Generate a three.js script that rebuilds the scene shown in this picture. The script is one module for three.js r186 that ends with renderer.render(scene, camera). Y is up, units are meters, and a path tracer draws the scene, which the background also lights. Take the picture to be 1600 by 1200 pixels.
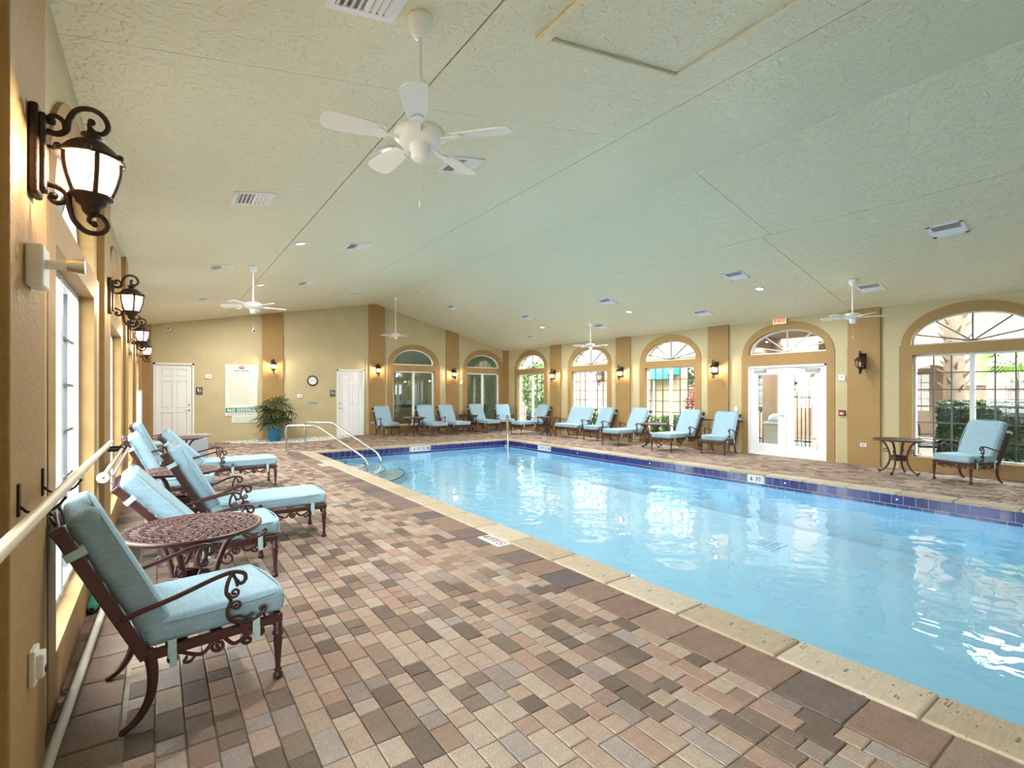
import * as THREE from 'three';
import { mergeGeometries, toCreasedNormals } from 'three/addons/utils/BufferGeometryUtils.js';
import { RoundedBoxGeometry } from 'three/addons/geometries/RoundedBoxGeometry.js';
import { RectAreaLightUniformsLib } from 'three/addons/lights/RectAreaLightUniformsLib.js';
RectAreaLightUniformsLib.init();

// ------------------------------------------------------------------ camera, sky, exposure
const renderer = new THREE.WebGLRenderer({ antialias: true });
renderer.toneMapping = THREE.LinearToneMapping;
renderer.toneMappingExposure = 1.55;
renderer.shadowMap.enabled = true;
const scene = new THREE.Scene();
const camera = new THREE.PerspectiveCamera(2 * Math.atan(600 / 780) * 180 / Math.PI, 4 / 3, 0.05, 300);
camera.position.set(0, 1.55, 0);
camera.rotation.y = -35.228 * Math.PI / 180;
camera.setViewOffset(1600, 1200, 0, -12.4, 1600, 1200);
scene.background = new THREE.Color(0.93, 0.97, 1.0);      // bright even overcast
scene.backgroundIntensity = 12.5;
const SCONCE = 1.5, CAN = 23;                               // candela of a wall lantern and of a recessed downlight

// ------------------------------------------------------------------ helpers
let seed = 20240607;
const rnd = () => { seed = (seed + 0x6D2B79F5) | 0; let t = Math.imul(seed ^ (seed >>> 15), 1 | seed); t = (t + Math.imul(t ^ (t >>> 7), 61 | t)) ^ t; return ((t ^ (t >>> 14)) >>> 0) / 4294967296; };
const rr = (a, b) => a + (b - a) * rnd();
const V = (x, y, z) => new THREE.Vector3(x, y, z);
const PI = Math.PI;
const taken = {};
function numbered(name) { const n = taken[name] = (taken[name] ?? -1) + 1; return n ? `${name}_${String(n).padStart(3, '0')}` : name; }
function fin(g) {
  g = g.index ? g.toNonIndexed() : g;
  for (const k of Object.keys(g.attributes)) if (!['position', 'normal', 'color'].includes(k)) g.deleteAttribute(k);
  return g;
}
function uvBox(g) {
  const p = g.attributes.position, n = g.attributes.normal, uv = new Float32Array(p.count * 2);
  for (let i = 0; i < p.count; i += 3) {
    let x = 0, y = 0, z = 0;
    for (let k = 0; k < 3; k++) { x += n.getX(i + k); y += n.getY(i + k); z += n.getZ(i + k); }
    x = Math.abs(x); y = Math.abs(y); z = Math.abs(z);
    for (let k = 0; k < 3; k++) {
      const j = i + k, a = p.getX(j), b = p.getY(j), c = p.getZ(j);
      if (y >= x && y >= z) { uv[2 * j] = a; uv[2 * j + 1] = c; } else if (x >= z) { uv[2 * j] = c; uv[2 * j + 1] = b; } else { uv[2 * j] = a; uv[2 * j + 1] = b; }
    }
  }
  g.setAttribute('uv', new THREE.BufferAttribute(uv, 2));
  return g;
}
function merged(list) { const gs = [list].flat(9).map(fin); return uvBox(gs.length > 1 ? mergeGeometries(gs) : gs[0]); }
function part(name, geos, mat, parent) { const m = new THREE.Mesh(geos.isBufferGeometry && geos.attributes.uv && geos.userData.keep ? geos : merged(geos), mat); m.name = name; parent.add(m); return m; }
function thing(name, label, category, [x, y, z] = [0, 0, 0], turn = 0, group) {
  const o = new THREE.Group(); o.name = numbered(name); scene.add(o);
  o.position.set(x, y, z); o.rotation.y = turn; o.userData = { label, category }; if (group) o.userData.group = group;
  return o;
}
function single(name, label, category, geos, mat, group) { const m = part(numbered(name), geos, mat, scene); m.userData = { label, category }; if (group) m.userData.group = group; return m; }
function struct(name, geos, mat) { const m = part(name, geos, mat, scene); m.userData = { kind: 'structure' }; return m; }
function structGroup(name, [x, y, z] = [0, 0, 0], turn = 0) { const o = new THREE.Group(); o.name = name; o.position.set(x, y, z); o.rotation.y = turn; o.userData = { kind: 'structure' }; scene.add(o); return o; }
function copyOf(o, name, label, [x, y, z], turn, group) { const c = o.clone(); c.name = numbered(name); c.position.set(x, y, z); c.rotation.set(0, turn, 0); c.userData = { label, category: o.userData.category }; if (group) c.userData.group = group; scene.add(c); return c; }
const mv = (g, x, y, z) => g.translate(x, y, z);
const box = (w, h, d, x = 0, y = 0, z = 0, rx = 0, ry = 0, rz = 0) => { const g = new THREE.BoxGeometry(w, h, d); if (rz) g.rotateZ(rz); if (rx) g.rotateX(rx); if (ry) g.rotateY(ry); return g.translate(x, y, z); };
const rbox = (w, h, d, r, x = 0, y = 0, z = 0, rx = 0, ry = 0, seg = 2) => { const g = new RoundedBoxGeometry(w, h, d, seg, Math.min(r, w / 2.01, h / 2.01, d / 2.01)); if (rx) g.rotateX(rx); if (ry) g.rotateY(ry); return g.translate(x, y, z); };
const lathe = (pts, seg = 20, x = 0, y = 0, z = 0) => new THREE.LatheGeometry(pts.map((p) => new THREE.Vector2(p[0], p[1])), seg).translate(x, y, z);
const cyl = (r0, r1, h, seg = 16, x = 0, y = 0, z = 0, rx = 0, rz = 0) => { const g = new THREE.CylinderGeometry(r1, r0, h, seg); if (rx) g.rotateX(rx); if (rz) g.rotateZ(rz); return g.translate(x, y, z); };
const tor = (R, r, x = 0, y = 0, z = 0, rx = 0, ry = 0, rs = 6, ts = 32, arc = PI * 2) => { const g = new THREE.TorusGeometry(R, r, rs, ts, arc); if (rx) g.rotateX(rx); if (ry) g.rotateY(ry); return g.translate(x, y, z); };
const sph = (r, x, y, z, sx = 1, sy = 1, sz = 1, a = 12, b = 8) => new THREE.SphereGeometry(r, a, b).scale(sx, sy, sz).translate(x, y, z);
// a tube through points; r may be a number or r(t)
function tube(pts, r, seg = 0, rad = 6, closed = false) {
  const v = pts.map((p) => (p.isVector3 ? p : V(p[0], p[1], p[2])));
  const c = new THREE.CatmullRomCurve3(v, closed, 'centripetal');
  seg = seg || Math.max(4, v.length * 3);
  const g = new THREE.TubeGeometry(c, seg, 1, rad, closed);
  const pos = g.attributes.position, P = c.getSpacedPoints(seg);
  for (let i = 0; i <= seg; i++) { const q = typeof r === 'function' ? r(i / seg) : r; const o = c.getPointAt(i / seg); for (let j = 0; j <= rad; j++) { const k = i * (rad + 1) + j; pos.setXYZ(k, o.x + (pos.getX(k) - o.x) * q, o.y + (pos.getY(k) - o.y) * q, o.z + (pos.getZ(k) - o.z) * q); } }
  const out = [g];
  if (!closed) for (const [e, o] of [[0, c.getPointAt(0)], [1, c.getPointAt(1)]]) { const q = typeof r === 'function' ? r(e) : r; out.push(sph(q, o.x, o.y, o.z, 1, 1, 1, 6, 4)); }
  return out;
}
// a straight pipe with rounded bends through points (for rails)
function pipe(pts, r, bend = 0.08, rad = 10) {
  const v = pts.map((p) => V(...p)), path = new THREE.CurvePath();
  let a = v[0];
  for (let i = 1; i < v.length - 1; i++) {
    const d0 = v[i].clone().sub(v[i - 1]), d1 = v[i + 1].clone().sub(v[i]); const k = Math.min(bend, d0.length() / 2.1, d1.length() / 2.1);
    const p = v[i].clone().sub(d0.normalize().multiplyScalar(k)), q = v[i].clone().add(d1.normalize().multiplyScalar(k));
    path.add(new THREE.LineCurve3(a, p)); path.add(new THREE.QuadraticBezierCurve3(p, v[i], q)); a = q;
  }
  path.add(new THREE.LineCurve3(a, v[v.length - 1]));
  return [new THREE.TubeGeometry(path, 64, r, rad, false), sph(r, v[0].x, v[0].y, v[0].z), sph(r, a.x, a.y, a.z), sph(r, v[v.length - 1].x, v[v.length - 1].y, v[v.length - 1].z)];
}
const spiral = (cx, cy, r0, r1, a0, turns, n = 12) => Array.from({ length: n + 1 }, (_, i) => { const t = i / n, a = a0 + turns * 2 * PI * t, r = r0 + (r1 - r0) * t; return [cx + r * Math.cos(a), cy + r * Math.sin(a)]; });
const extr = (shape, depth, bevel = 0, cs = 12) => new THREE.ExtrudeGeometry(shape, { depth, bevelEnabled: bevel > 0, bevelThickness: bevel, bevelSize: bevel, bevelSegments: 1, curveSegments: cs });
const poly = (pts) => { const s = new THREE.Shape(); pts.forEach((p, i) => (i ? s.lineTo(p[0], p[1]) : s.moveTo(p[0], p[1]))); s.closePath(); return s; };
const pathOf = (pts) => { const s = new THREE.Path(); pts.forEach((p, i) => (i ? s.lineTo(p[0], p[1]) : s.moveTo(p[0], p[1]))); s.closePath(); return s; };
const rect = (x0, y0, x1, y1) => [[x0, y0], [x1, y0], [x1, y1], [x0, y1]];
const ell = (cx, cy, a, b, n = 28) => Array.from({ length: n + 1 }, (_, i) => { const t = PI * i / n; return [cx + a * Math.cos(t), cy + b * Math.sin(t)]; });

// ------------------------------------------------------------------ textures
function noiseGrid(n, cells, s0) {                 // tileable value noise
  const s = seed; seed = s0; const g = Array.from({ length: cells * cells }, rnd); seed = s;
  const out = new Float32Array(n * n), f = (t) => t * t * (3 - 2 * t);
  for (let y = 0; y < n; y++) for (let x = 0; x < n; x++) {
    const u = x / n * cells, v = y / n * cells, i = Math.floor(u), j = Math.floor(v), a = f(u - i), b = f(v - j), i1 = (i + 1) % cells, j1 = (j + 1) % cells;
    out[y * n + x] = (g[j * cells + i] * (1 - a) + g[j * cells + i1] * a) * (1 - b) + (g[j1 * cells + i] * (1 - a) + g[j1 * cells + i1] * a) * b;
  }
  return out;
}
function noiseAniso(n, cx, cy, s0) {
  const s = seed; seed = s0; const g = Array.from({ length: cx * cy }, rnd); seed = s;
  const out = new Float32Array(n * n), f = (t) => t * t * (3 - 2 * t);
  for (let y = 0; y < n; y++) for (let x = 0; x < n; x++) {
    const u = x / n * cx, v = y / n * cy, i = Math.floor(u), j = Math.floor(v), a = f(u - i), b = f(v - j), i1 = (i + 1) % cx, j1 = (j + 1) % cy;
    out[y * n + x] = (g[j * cx + i] * (1 - a) + g[j * cx + i1] * a) * (1 - b) + (g[j1 * cx + i] * (1 - a) + g[j1 * cx + i1] * a) * b;
  }
  return out;
}
function tex(n, fn, metres, srgb = true) {
  const d = new Uint8Array(n * n * 4);
  for (let i = 0; i < n * n; i++) { const c = fn(i); const q = Array.isArray(c) ? c : [c, c, c]; for (let k = 0; k < 3; k++) d[4 * i + k] = Math.max(0, Math.min(255, q[k] * 255)); d[4 * i + 3] = 255; }
  const t = new THREE.DataTexture(d, n, n); t.wrapS = t.wrapT = THREE.RepeatWrapping; t.magFilter = THREE.LinearFilter; t.minFilter = THREE.LinearFilter; t.repeat.set(1 / metres, 1 / metres);
  if (srgb) t.colorSpace = THREE.SRGBColorSpace; t.needsUpdate = true; return t;
}
function canvasTex(w, h, draw) { const c = document.createElement('canvas'); c.width = w; c.height = h; draw(c.getContext('2d')); const t = new THREE.CanvasTexture(c); t.colorSpace = THREE.SRGBColorSpace; return t; }
const nA = noiseGrid(512, 96, 11), nB = noiseGrid(512, 32, 12), nC = noiseGrid(512, 9, 13), nD = noiseGrid(512, 200, 14), nE = noiseGrid(512, 5, 15);
const stuccoBump = tex(512, (i) => 0.5 * nA[i] + 0.3 * nB[i] + 0.2 * nD[i], 1.3, false);
const stuccoTint = tex(512, (i) => 0.90 + 0.05 * nC[i] + 0.03 * nA[i] + 0.02 * nE[i], 3.1);
const knockBump = tex(512, (i) => { const v = 0.55 * nB[i] + 0.45 * nA[i]; return Math.min(1, Math.max(0, (v - 0.42) * 4)) * 0.8 + 0.2 * nD[i]; }, 1.7, false);
const stoneTint = tex(512, (i) => { const v = 0.80 + 0.16 * nD[i] + 0.07 * (nB[i] - 0.5) + 0.08 * (nC[i] - 0.5); return nD[i] > 0.86 ? v * 0.8 : v; }, 0.9);
const stoneBump = tex(512, (i) => 0.7 * nD[i] + 0.3 * nA[i], 0.8, false);
const tr1 = noiseAniso(512, 6, 60, 21), tr2 = noiseAniso(512, 20, 120, 22);
const travTint = tex(512, (i) => { const a = 0.6 * tr1[i] + 0.4 * nC[i], pit = tr2[i] > 0.84 && nB[i] > 0.45; const b = pit ? 0.62 : 0.86 + 0.10 * tr2[i]; return [b * (0.98 + 0.02 * a), b * (0.95 + 0.045 * a), b * (0.90 + 0.09 * a)]; }, 1.1);
const travBump = tex(512, (i) => (tr2[i] > 0.84 && nB[i] > 0.45 ? 0 : 0.8 + 0.2 * nD[i]), 1.1, false);
const sl1 = noiseAniso(512, 14, 220, 31), sl2 = noiseAniso(512, 220, 60, 32);
const slubTint = tex(512, (i) => { const v = 0.84 + 0.13 * sl1[i] + 0.05 * sl2[i]; return [v * 0.985, v, v * 1.0]; }, 0.42);
const slubBump = tex(512, (i) => 0.7 * sl1[i] + 0.3 * sl2[i], 0.42, false);
const wv1 = noiseGrid(512, 30, 41), wv2 = noiseGrid(512, 13, 42), wv3 = noiseGrid(512, 64, 43);
const waveBump = tex(512, (i) => 0.55 * wv2[i] + 0.35 * wv1[i] + 0.10 * wv3[i], 4.2, false);
const leafTint = tex(256, (i) => 0.75 + 0.25 * nA[(i % 256) + Math.floor(i / 256) * 512], 0.5);

// ------------------------------------------------------------------ materials
const std = (color, o = {}) => new THREE.MeshStandardMaterial({ color, roughness: 0.6, ...o });
const phy = (color, o = {}) => new THREE.MeshPhysicalMaterial({ color, roughness: 0.5, ...o });
const M = {
  pale: phy('#cdbf97', { roughness: 0.62, map: stuccoTint, bumpMap: stuccoBump, bumpScale: 0.003 }),
  ochre: phy('#ad8b57', { roughness: 0.62, map: stuccoTint, bumpMap: stuccoBump, bumpScale: 0.003 }),
  ceiling: phy('#e9e3c6', { roughness: 0.5, bumpMap: knockBump, bumpScale: 0.008 }),
  ceilingBack: std('#8d8466', { roughness: 0.9 }),
  white: std('#eff0f2', { roughness: 0.42 }), frame: std('#d9dde0', { roughness: 0.4 }), doorWhite: std('#eff1f5', { roughness: 0.38 }),
  muntin: std('#4d5256', { roughness: 0.4 }), plastic: std('#eceae4', { roughness: 0.45 }), fan: std('#f3f5f1', { roughness: 0.35 }),
  glass: phy('#f4fbf8', { transmission: 1, thickness: 0, roughness: 0.0, ior: 1.5 }), tinted: phy('#a6bfb2', { transmission: 1, thickness: 0, roughness: 0.0, ior: 2.2 }),
  lampGlass: phy('#fdf6ea', { transmission: 1, thickness: 0, roughness: 0.2, ior: 1.45 }),
  iron: phy('#3a2c27', { roughness: 0.55, metalness: 0.35, bumpMap: stoneBump, bumpScale: 0.0015 }),
  cast: phy('#4a2724', { roughness: 0.42, metalness: 0.25, clearcoat: 0.35, clearcoatRoughness: 0.35 }),
  cushion: phy('#a9c8dc', { roughness: 0.9, map: slubTint, bumpMap: slubBump, bumpScale: 0.0012, sheen: 0.3, sheenRoughness: 0.6, sheenColor: new THREE.Color('#cfe3ea') }),
  strap: std('#b4d2da', { roughness: 0.9 }), chrome: std('#cfd2d4', { roughness: 0.16, metalness: 1 }), steel: std('#b9bcbe', { roughness: 0.32, metalness: 1 }),
  black: std('#1b1a1a', { roughness: 0.5 }), dark: std('#2a2b2d', { roughness: 0.7 }), rubber: std('#222', { roughness: 0.85 }),
  mortar: std('#b3a492', { roughness: 0.95, map: stoneTint }), trav: std('#d3c6b2', { roughness: 0.62, map: travTint, bumpMap: travBump, bumpScale: 0.002 }),
  tile: phy('#1d2467', { roughness: 0.2, clearcoat: 0.25, clearcoatRoughness: 0.1 }), tileB: phy('#252a78', { roughness: 0.2, clearcoat: 0.25, clearcoatRoughness: 0.1 }), tileC: phy('#2a2468', { roughness: 0.14, clearcoat: 0.6, clearcoatRoughness: 0.08 }),
  grout: std('#c9c5c8', { roughness: 0.9 }), plaster: std(new THREE.Color(0.36, 0.70, 0.95), { roughness: 0.8 }), stepPlaster: std('#b4d0d2', { roughness: 0.8, map: stuccoTint }),
  water: phy('#f1fafe', { transmission: 1, thickness: 0, roughness: 0.0, ior: 1.33, bumpMap: waveBump, bumpScale: 0.010 }),
  pebble: std('#dfdcd4', { roughness: 0.75 }), pot: phy('#1f6f9d', { roughness: 0.25, clearcoat: 0.6, clearcoatRoughness: 0.15 }), soil: std('#3b2c22', { roughness: 1 }),
  leaf: phy('#3f5a2c', { roughness: 0.5, transmission: 0.15, thickness: 0, map: leafTint }), leafB: phy('#586b33', { roughness: 0.5, transmission: 0.15, thickness: 0, map: leafTint }), stem: std('#5a4a2e', { roughness: 0.8 }),
  pvc: std('#e6e3da', { roughness: 0.4 }), poleBeige: std('#d8d0b8', { roughness: 0.38 }), teal: std('#5fbda9', { roughness: 0.85 }), green: std('#3fae74', { roughness: 0.85 }),
  grey: std('#a6adb3', { roughness: 0.6 }), red: std('#8c2f2a', { roughness: 0.5 }),
  peach: std('#a0856d', { roughness: 0.85, map: stuccoTint }), peachTrim: std('#bba98f', { roughness: 0.85 }), shade: std('#8d7a62', { roughness: 0.9 }), roof: std('#a8674a', { roughness: 0.85 }),
  paving: std('#7c7269', { roughness: 0.9, map: stoneTint }), grass: std('#5d7d3a', { roughness: 1 }), hedgeLeaf: phy('#2a4519', { roughness: 0.55, transmission: 0.2, thickness: 0 }), limeLeaf: phy('#55792a', { roughness: 0.55, transmission: 0.3, thickness: 0 }),
  redLeaf: phy('#a5503c', { roughness: 0.6, transmission: 0.2, thickness: 0 }), palmTrunk: std('#8f7a66', { roughness: 0.95, map: stoneTint, bumpMap: stoneBump, bumpScale: 0.02 }), palmLeaf: phy('#7d9a45', { roughness: 0.5, transmission: 0.3, thickness: 0 }),
  awning: std('#1f8d96', { roughness: 0.8 }), bin: std('#8f8a80', { roughness: 0.7 }), roomWall: std('#9aa89c', { roughness: 0.9 }), roomFloor: std('#5b5148', { roughness: 0.6 }),
};
const bulbGlow = new THREE.MeshStandardMaterial({ color: '#fff1dc', emissive: '#ffe3b8', emissiveIntensity: 5 });
const lensGlow = new THREE.MeshStandardMaterial({ color: '#ffffff', emissive: '#fff6e6', emissiveIntensity: 1.6 });

// ------------------------------------------------------------------ the room (metres; x across the room, -z into it)
const XL = -0.44, XR = 12.2, ZF = 17.75, ZB = -4, RX = 6.4, RY = 4.75, EL = 3.45, ER = 3.3;
const KL = (RY - EL) / (RX - XL), KR = (RY - ER) / (XR - RX);
const ceilY = (x) => (x < RX ? RY - KL * (RX - x) : RY - KR * (x - RX));
const PX0 = 3.25, PX1 = 9.27, PZ0 = -1.6, PZ1 = 13.45, COPE = 0.3, WATER = -0.222;
// window and door bays along the side walls (distance of their centres from the camera along the room)
const BAYR = [15.98, 12.64, 9.3, 2.63, -0.72], DOORZ = 5.97, PILR = [14.4, 11.05, 7.7, 4.33, 0.96, -2.4];
const BAYL = [14.2, 10.87, 7.52, 4.17, 0.82, -2.53], PILL = [15.87, 12.55, 9.2, 5.85, 2.5, -0.85];
const WH = { half: 0.875, sill: 0.27, top: 2.28, fb: 2.47, fs: 2.53, fa: 0.9, ft: 3.04 };
const winHole = (c, w = WH) => rect(c - w.half, w.sill, c + w.half, w.top);
const fanHole = (c, w = WH) => [[c - w.fa, w.fb], [c + w.fa, w.fb], ...ell(c, w.fs, w.fa, w.ft - w.fs)];
const doorHole = (c) => rect(c - 0.91, 0, c + 0.91, 2.19);
const linedHole = (c, y0, half, top, spring = 2.44) => [[c - half, y0], [c + half, y0], [c + half, spring], ...ell(c, spring, half - 0.005, top - spring), [c - half, spring]];
function withHoles(outline, holes) { const s = poly(outline); s.holes = holes.map(pathOf); return s; }
const archOutline = (c, half, top, spring = 2.48) => [[c - half, 0], [c + half, 0], [c + half, spring], ...ell(c, spring, half - 0.02, top - spring), [c - half, spring]];

function sideWall(name, x, turn, sign, bays, pils, eave, doorZ) {       // local x runs along the wall, local z points into the room
  const g = structGroup(name, [x, 0, 0], turn), L = (z) => sign * z, holes = [];
  for (const z of doorZ === undefined ? bays : [...bays, doorZ]) holes.push(linedHole(L(z), z === doorZ ? 0.001 : 0.2, 0.99, 3.13));
  const a = Math.min(L(ZB - 0.25), L(ZF + 0.25)), b = Math.max(L(ZB - 0.25), L(ZF + 0.25));
  part('wall_surface', extr(withHoles(rect(a, -0.06, b, eave + 0.1), holes), 0.25).translate(0, 0, -0.25), M.pale, g);
  const all = doorZ === undefined ? bays : [...bays, doorZ];
  for (const z of all) {
    const c = L(z), h = z === doorZ ? [doorHole(c).map(([p, q]) => [p, q - (q === 0 ? 0.001 : 0)]), fanHole(c)] : [winHole(c), fanHole(c)];
    const shape = z === doorZ ? withHoles([[c - 1.08, 0], [c - 0.91, 0], [c - 0.91, 2.19], [c + 0.91, 2.19], [c + 0.91, 0], [c + 1.08, 0], [c + 1.08, 2.48], ...ell(c, 2.48, 1.06, 0.75), [c - 1.08, 2.48]], [fanHole(c)]) : withHoles(archOutline(c, 1.08, 3.23), h);
    part('arch_panel', extr(shape, 0.275).translate(0, 0, -0.25), M.ochre, g);
    for (const s of [-1, 1]) part('plain_strip', rbox(0.24, 2.48, 0.04, 0.006, c + s * 1.205, 1.24, 0), M.pale, g);
  }
  for (const z of pils) part('pilaster', rbox(0.6, eave + 0.06, 0.11, 0.008, L(z), (eave + 0.06) / 2, 0), M.ochre, g);
  return g;
}
const wallRight = sideWall('wall_right', XR, -PI / 2, -1, BAYR, PILR, ER, DOORZ);
const wallLeft = sideWall('wall_left', XL, PI / 2, 1, BAYL, PILL, EL);
part('pilaster', rbox(0.26, ER + 0.06, 0.11, 0.008, -ZF + 0.13, (ER + 0.06) / 2, 0), M.ochre, wallRight);

// far wall: gable with two doors and two tall sliding windows
const SL = [{ c: 7.96, half: 0.86, sill: 0.28, top: 2.34, fb: 2.56, fs: 2.6, fa: 0.86, ft: 3.17, case: 1.07, ct: 3.35 }, { c: 11.07, half: 0.8, sill: 0.28, top: 2.33, fb: 2.54, fs: 2.58, fa: 0.8, ft: 3.1, case: 0.98, ct: 3.3 }];
const D1 = [-0.15, 0.85, 2.4], D2 = [5.05, 6.01, 2.34];
const wallFar = structGroup('wall_far', [0, 0, -ZF]);
{
  const holes = [rect(D1[0], 0.001, D1[1], D1[2]), rect(D2[0], 0.001, D2[1], D2[2])];
  for (const w of SL) holes.push(linedHole(w.c, 0.2, w.case - 0.08, w.ct - 0.08, 2.52));
  part('wall_surface', extr(withHoles([[XL - 0.25, -0.06], [XR + 0.25, -0.06], [XR + 0.25, ceilY(XR) + 0.08], [RX, RY + 0.08], [XL - 0.25, ceilY(XL) + 0.08]], holes), 0.22).translate(0, 0, -0.22), M.pale, wallFar);
  for (const w of SL) part('arch_panel', extr(withHoles(archOutline(w.c, w.case, w.ct, 2.56), [winHole(w.c, w), fanHole(w.c, w)]), 0.245).translate(0, 0, -0.22), M.ochre, wallFar);
  for (const [a, b] of [[XL, -0.19], [2.7, 3.31], [6.19, 6.77], [9.32, 9.87], [12.05, XR]])
    part('pilaster', extr(poly([[a, 0], [b, 0], [b, ceilY(b) + 0.05], ...(a < RX && b > RX ? [[RX, RY + 0.05]] : []), [a, ceilY(a) + 0.05]]), 0.055, 0.004).translate(0, 0, 0), M.ochre, wallFar);
  for (const [a, b, t] of [[6.775, 6.885, 2.56], [9.035, 9.315, 2.56], [9.875, 10.085, 2.56], [6.07, 6.185, 3.9]]) part('plain_strip', rbox(b - a, t, 0.04, 0.006, (a + b) / 2, t / 2, 0), M.pale, wallFar);
}
struct('wall_back', extr(poly([[XL - 0.25, -0.06], [XR + 0.25, -0.06], [XR + 0.25, ceilY(XR) + 0.08], [RX, RY + 0.08], [XL - 0.25, ceilY(XL) + 0.08]]), 0.22).translate(0, 0, -ZB), M.pale);

// ceiling: boards with open joints under a slab
const ceiling = structGroup('ceiling');
{
  const board = (x0, x1, z0, z1, t = 0.014, up = 0) => extr(poly([[x0, ceilY(x0) + up], [x1, ceilY(x1) + up], [x1, ceilY(x1) + t + up], [x0, ceilY(x0) + t + up]]), z1 - z0).translate(0, 0, -z1);
  const G = 0.0065;
  for (const [x0, x1, cuts] of [[XL - 0.02, 1.65, [ZB, 3.55, ZF]], [1.65, 4.1, [ZB, 3.75, ZF]], [4.1, RX, [ZB, ZF]], [RX, 8.5, [ZB, 4.4, ZF]], [8.5, XR + 0.02, [ZB, 4.55, ZF]]])
    for (let i = 0; i + 1 < cuts.length; i++) part('ceiling_board', board(x0 + (x0 === RX || x0 < 0 ? 0 : G), x1 - (x1 === RX || x1 > XR ? 0 : G), cuts[i] + (i ? (x0 >= RX ? 0.004 : 0.0022) : 0), cuts[i + 1] - (i + 2 < cuts.length ? (x0 >= RX ? 0.004 : 0.0022) : 0)), M.ceiling, ceiling);
  part('roof_slab', [board(XL - 0.4, RX, ZB - 0.3, ZF + 0.3, 0.16, 0.02), board(RX, XR + 0.4, ZB - 0.3, ZF + 0.3, 0.16, 0.02)], M.ceilingBack, ceiling);
}

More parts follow.
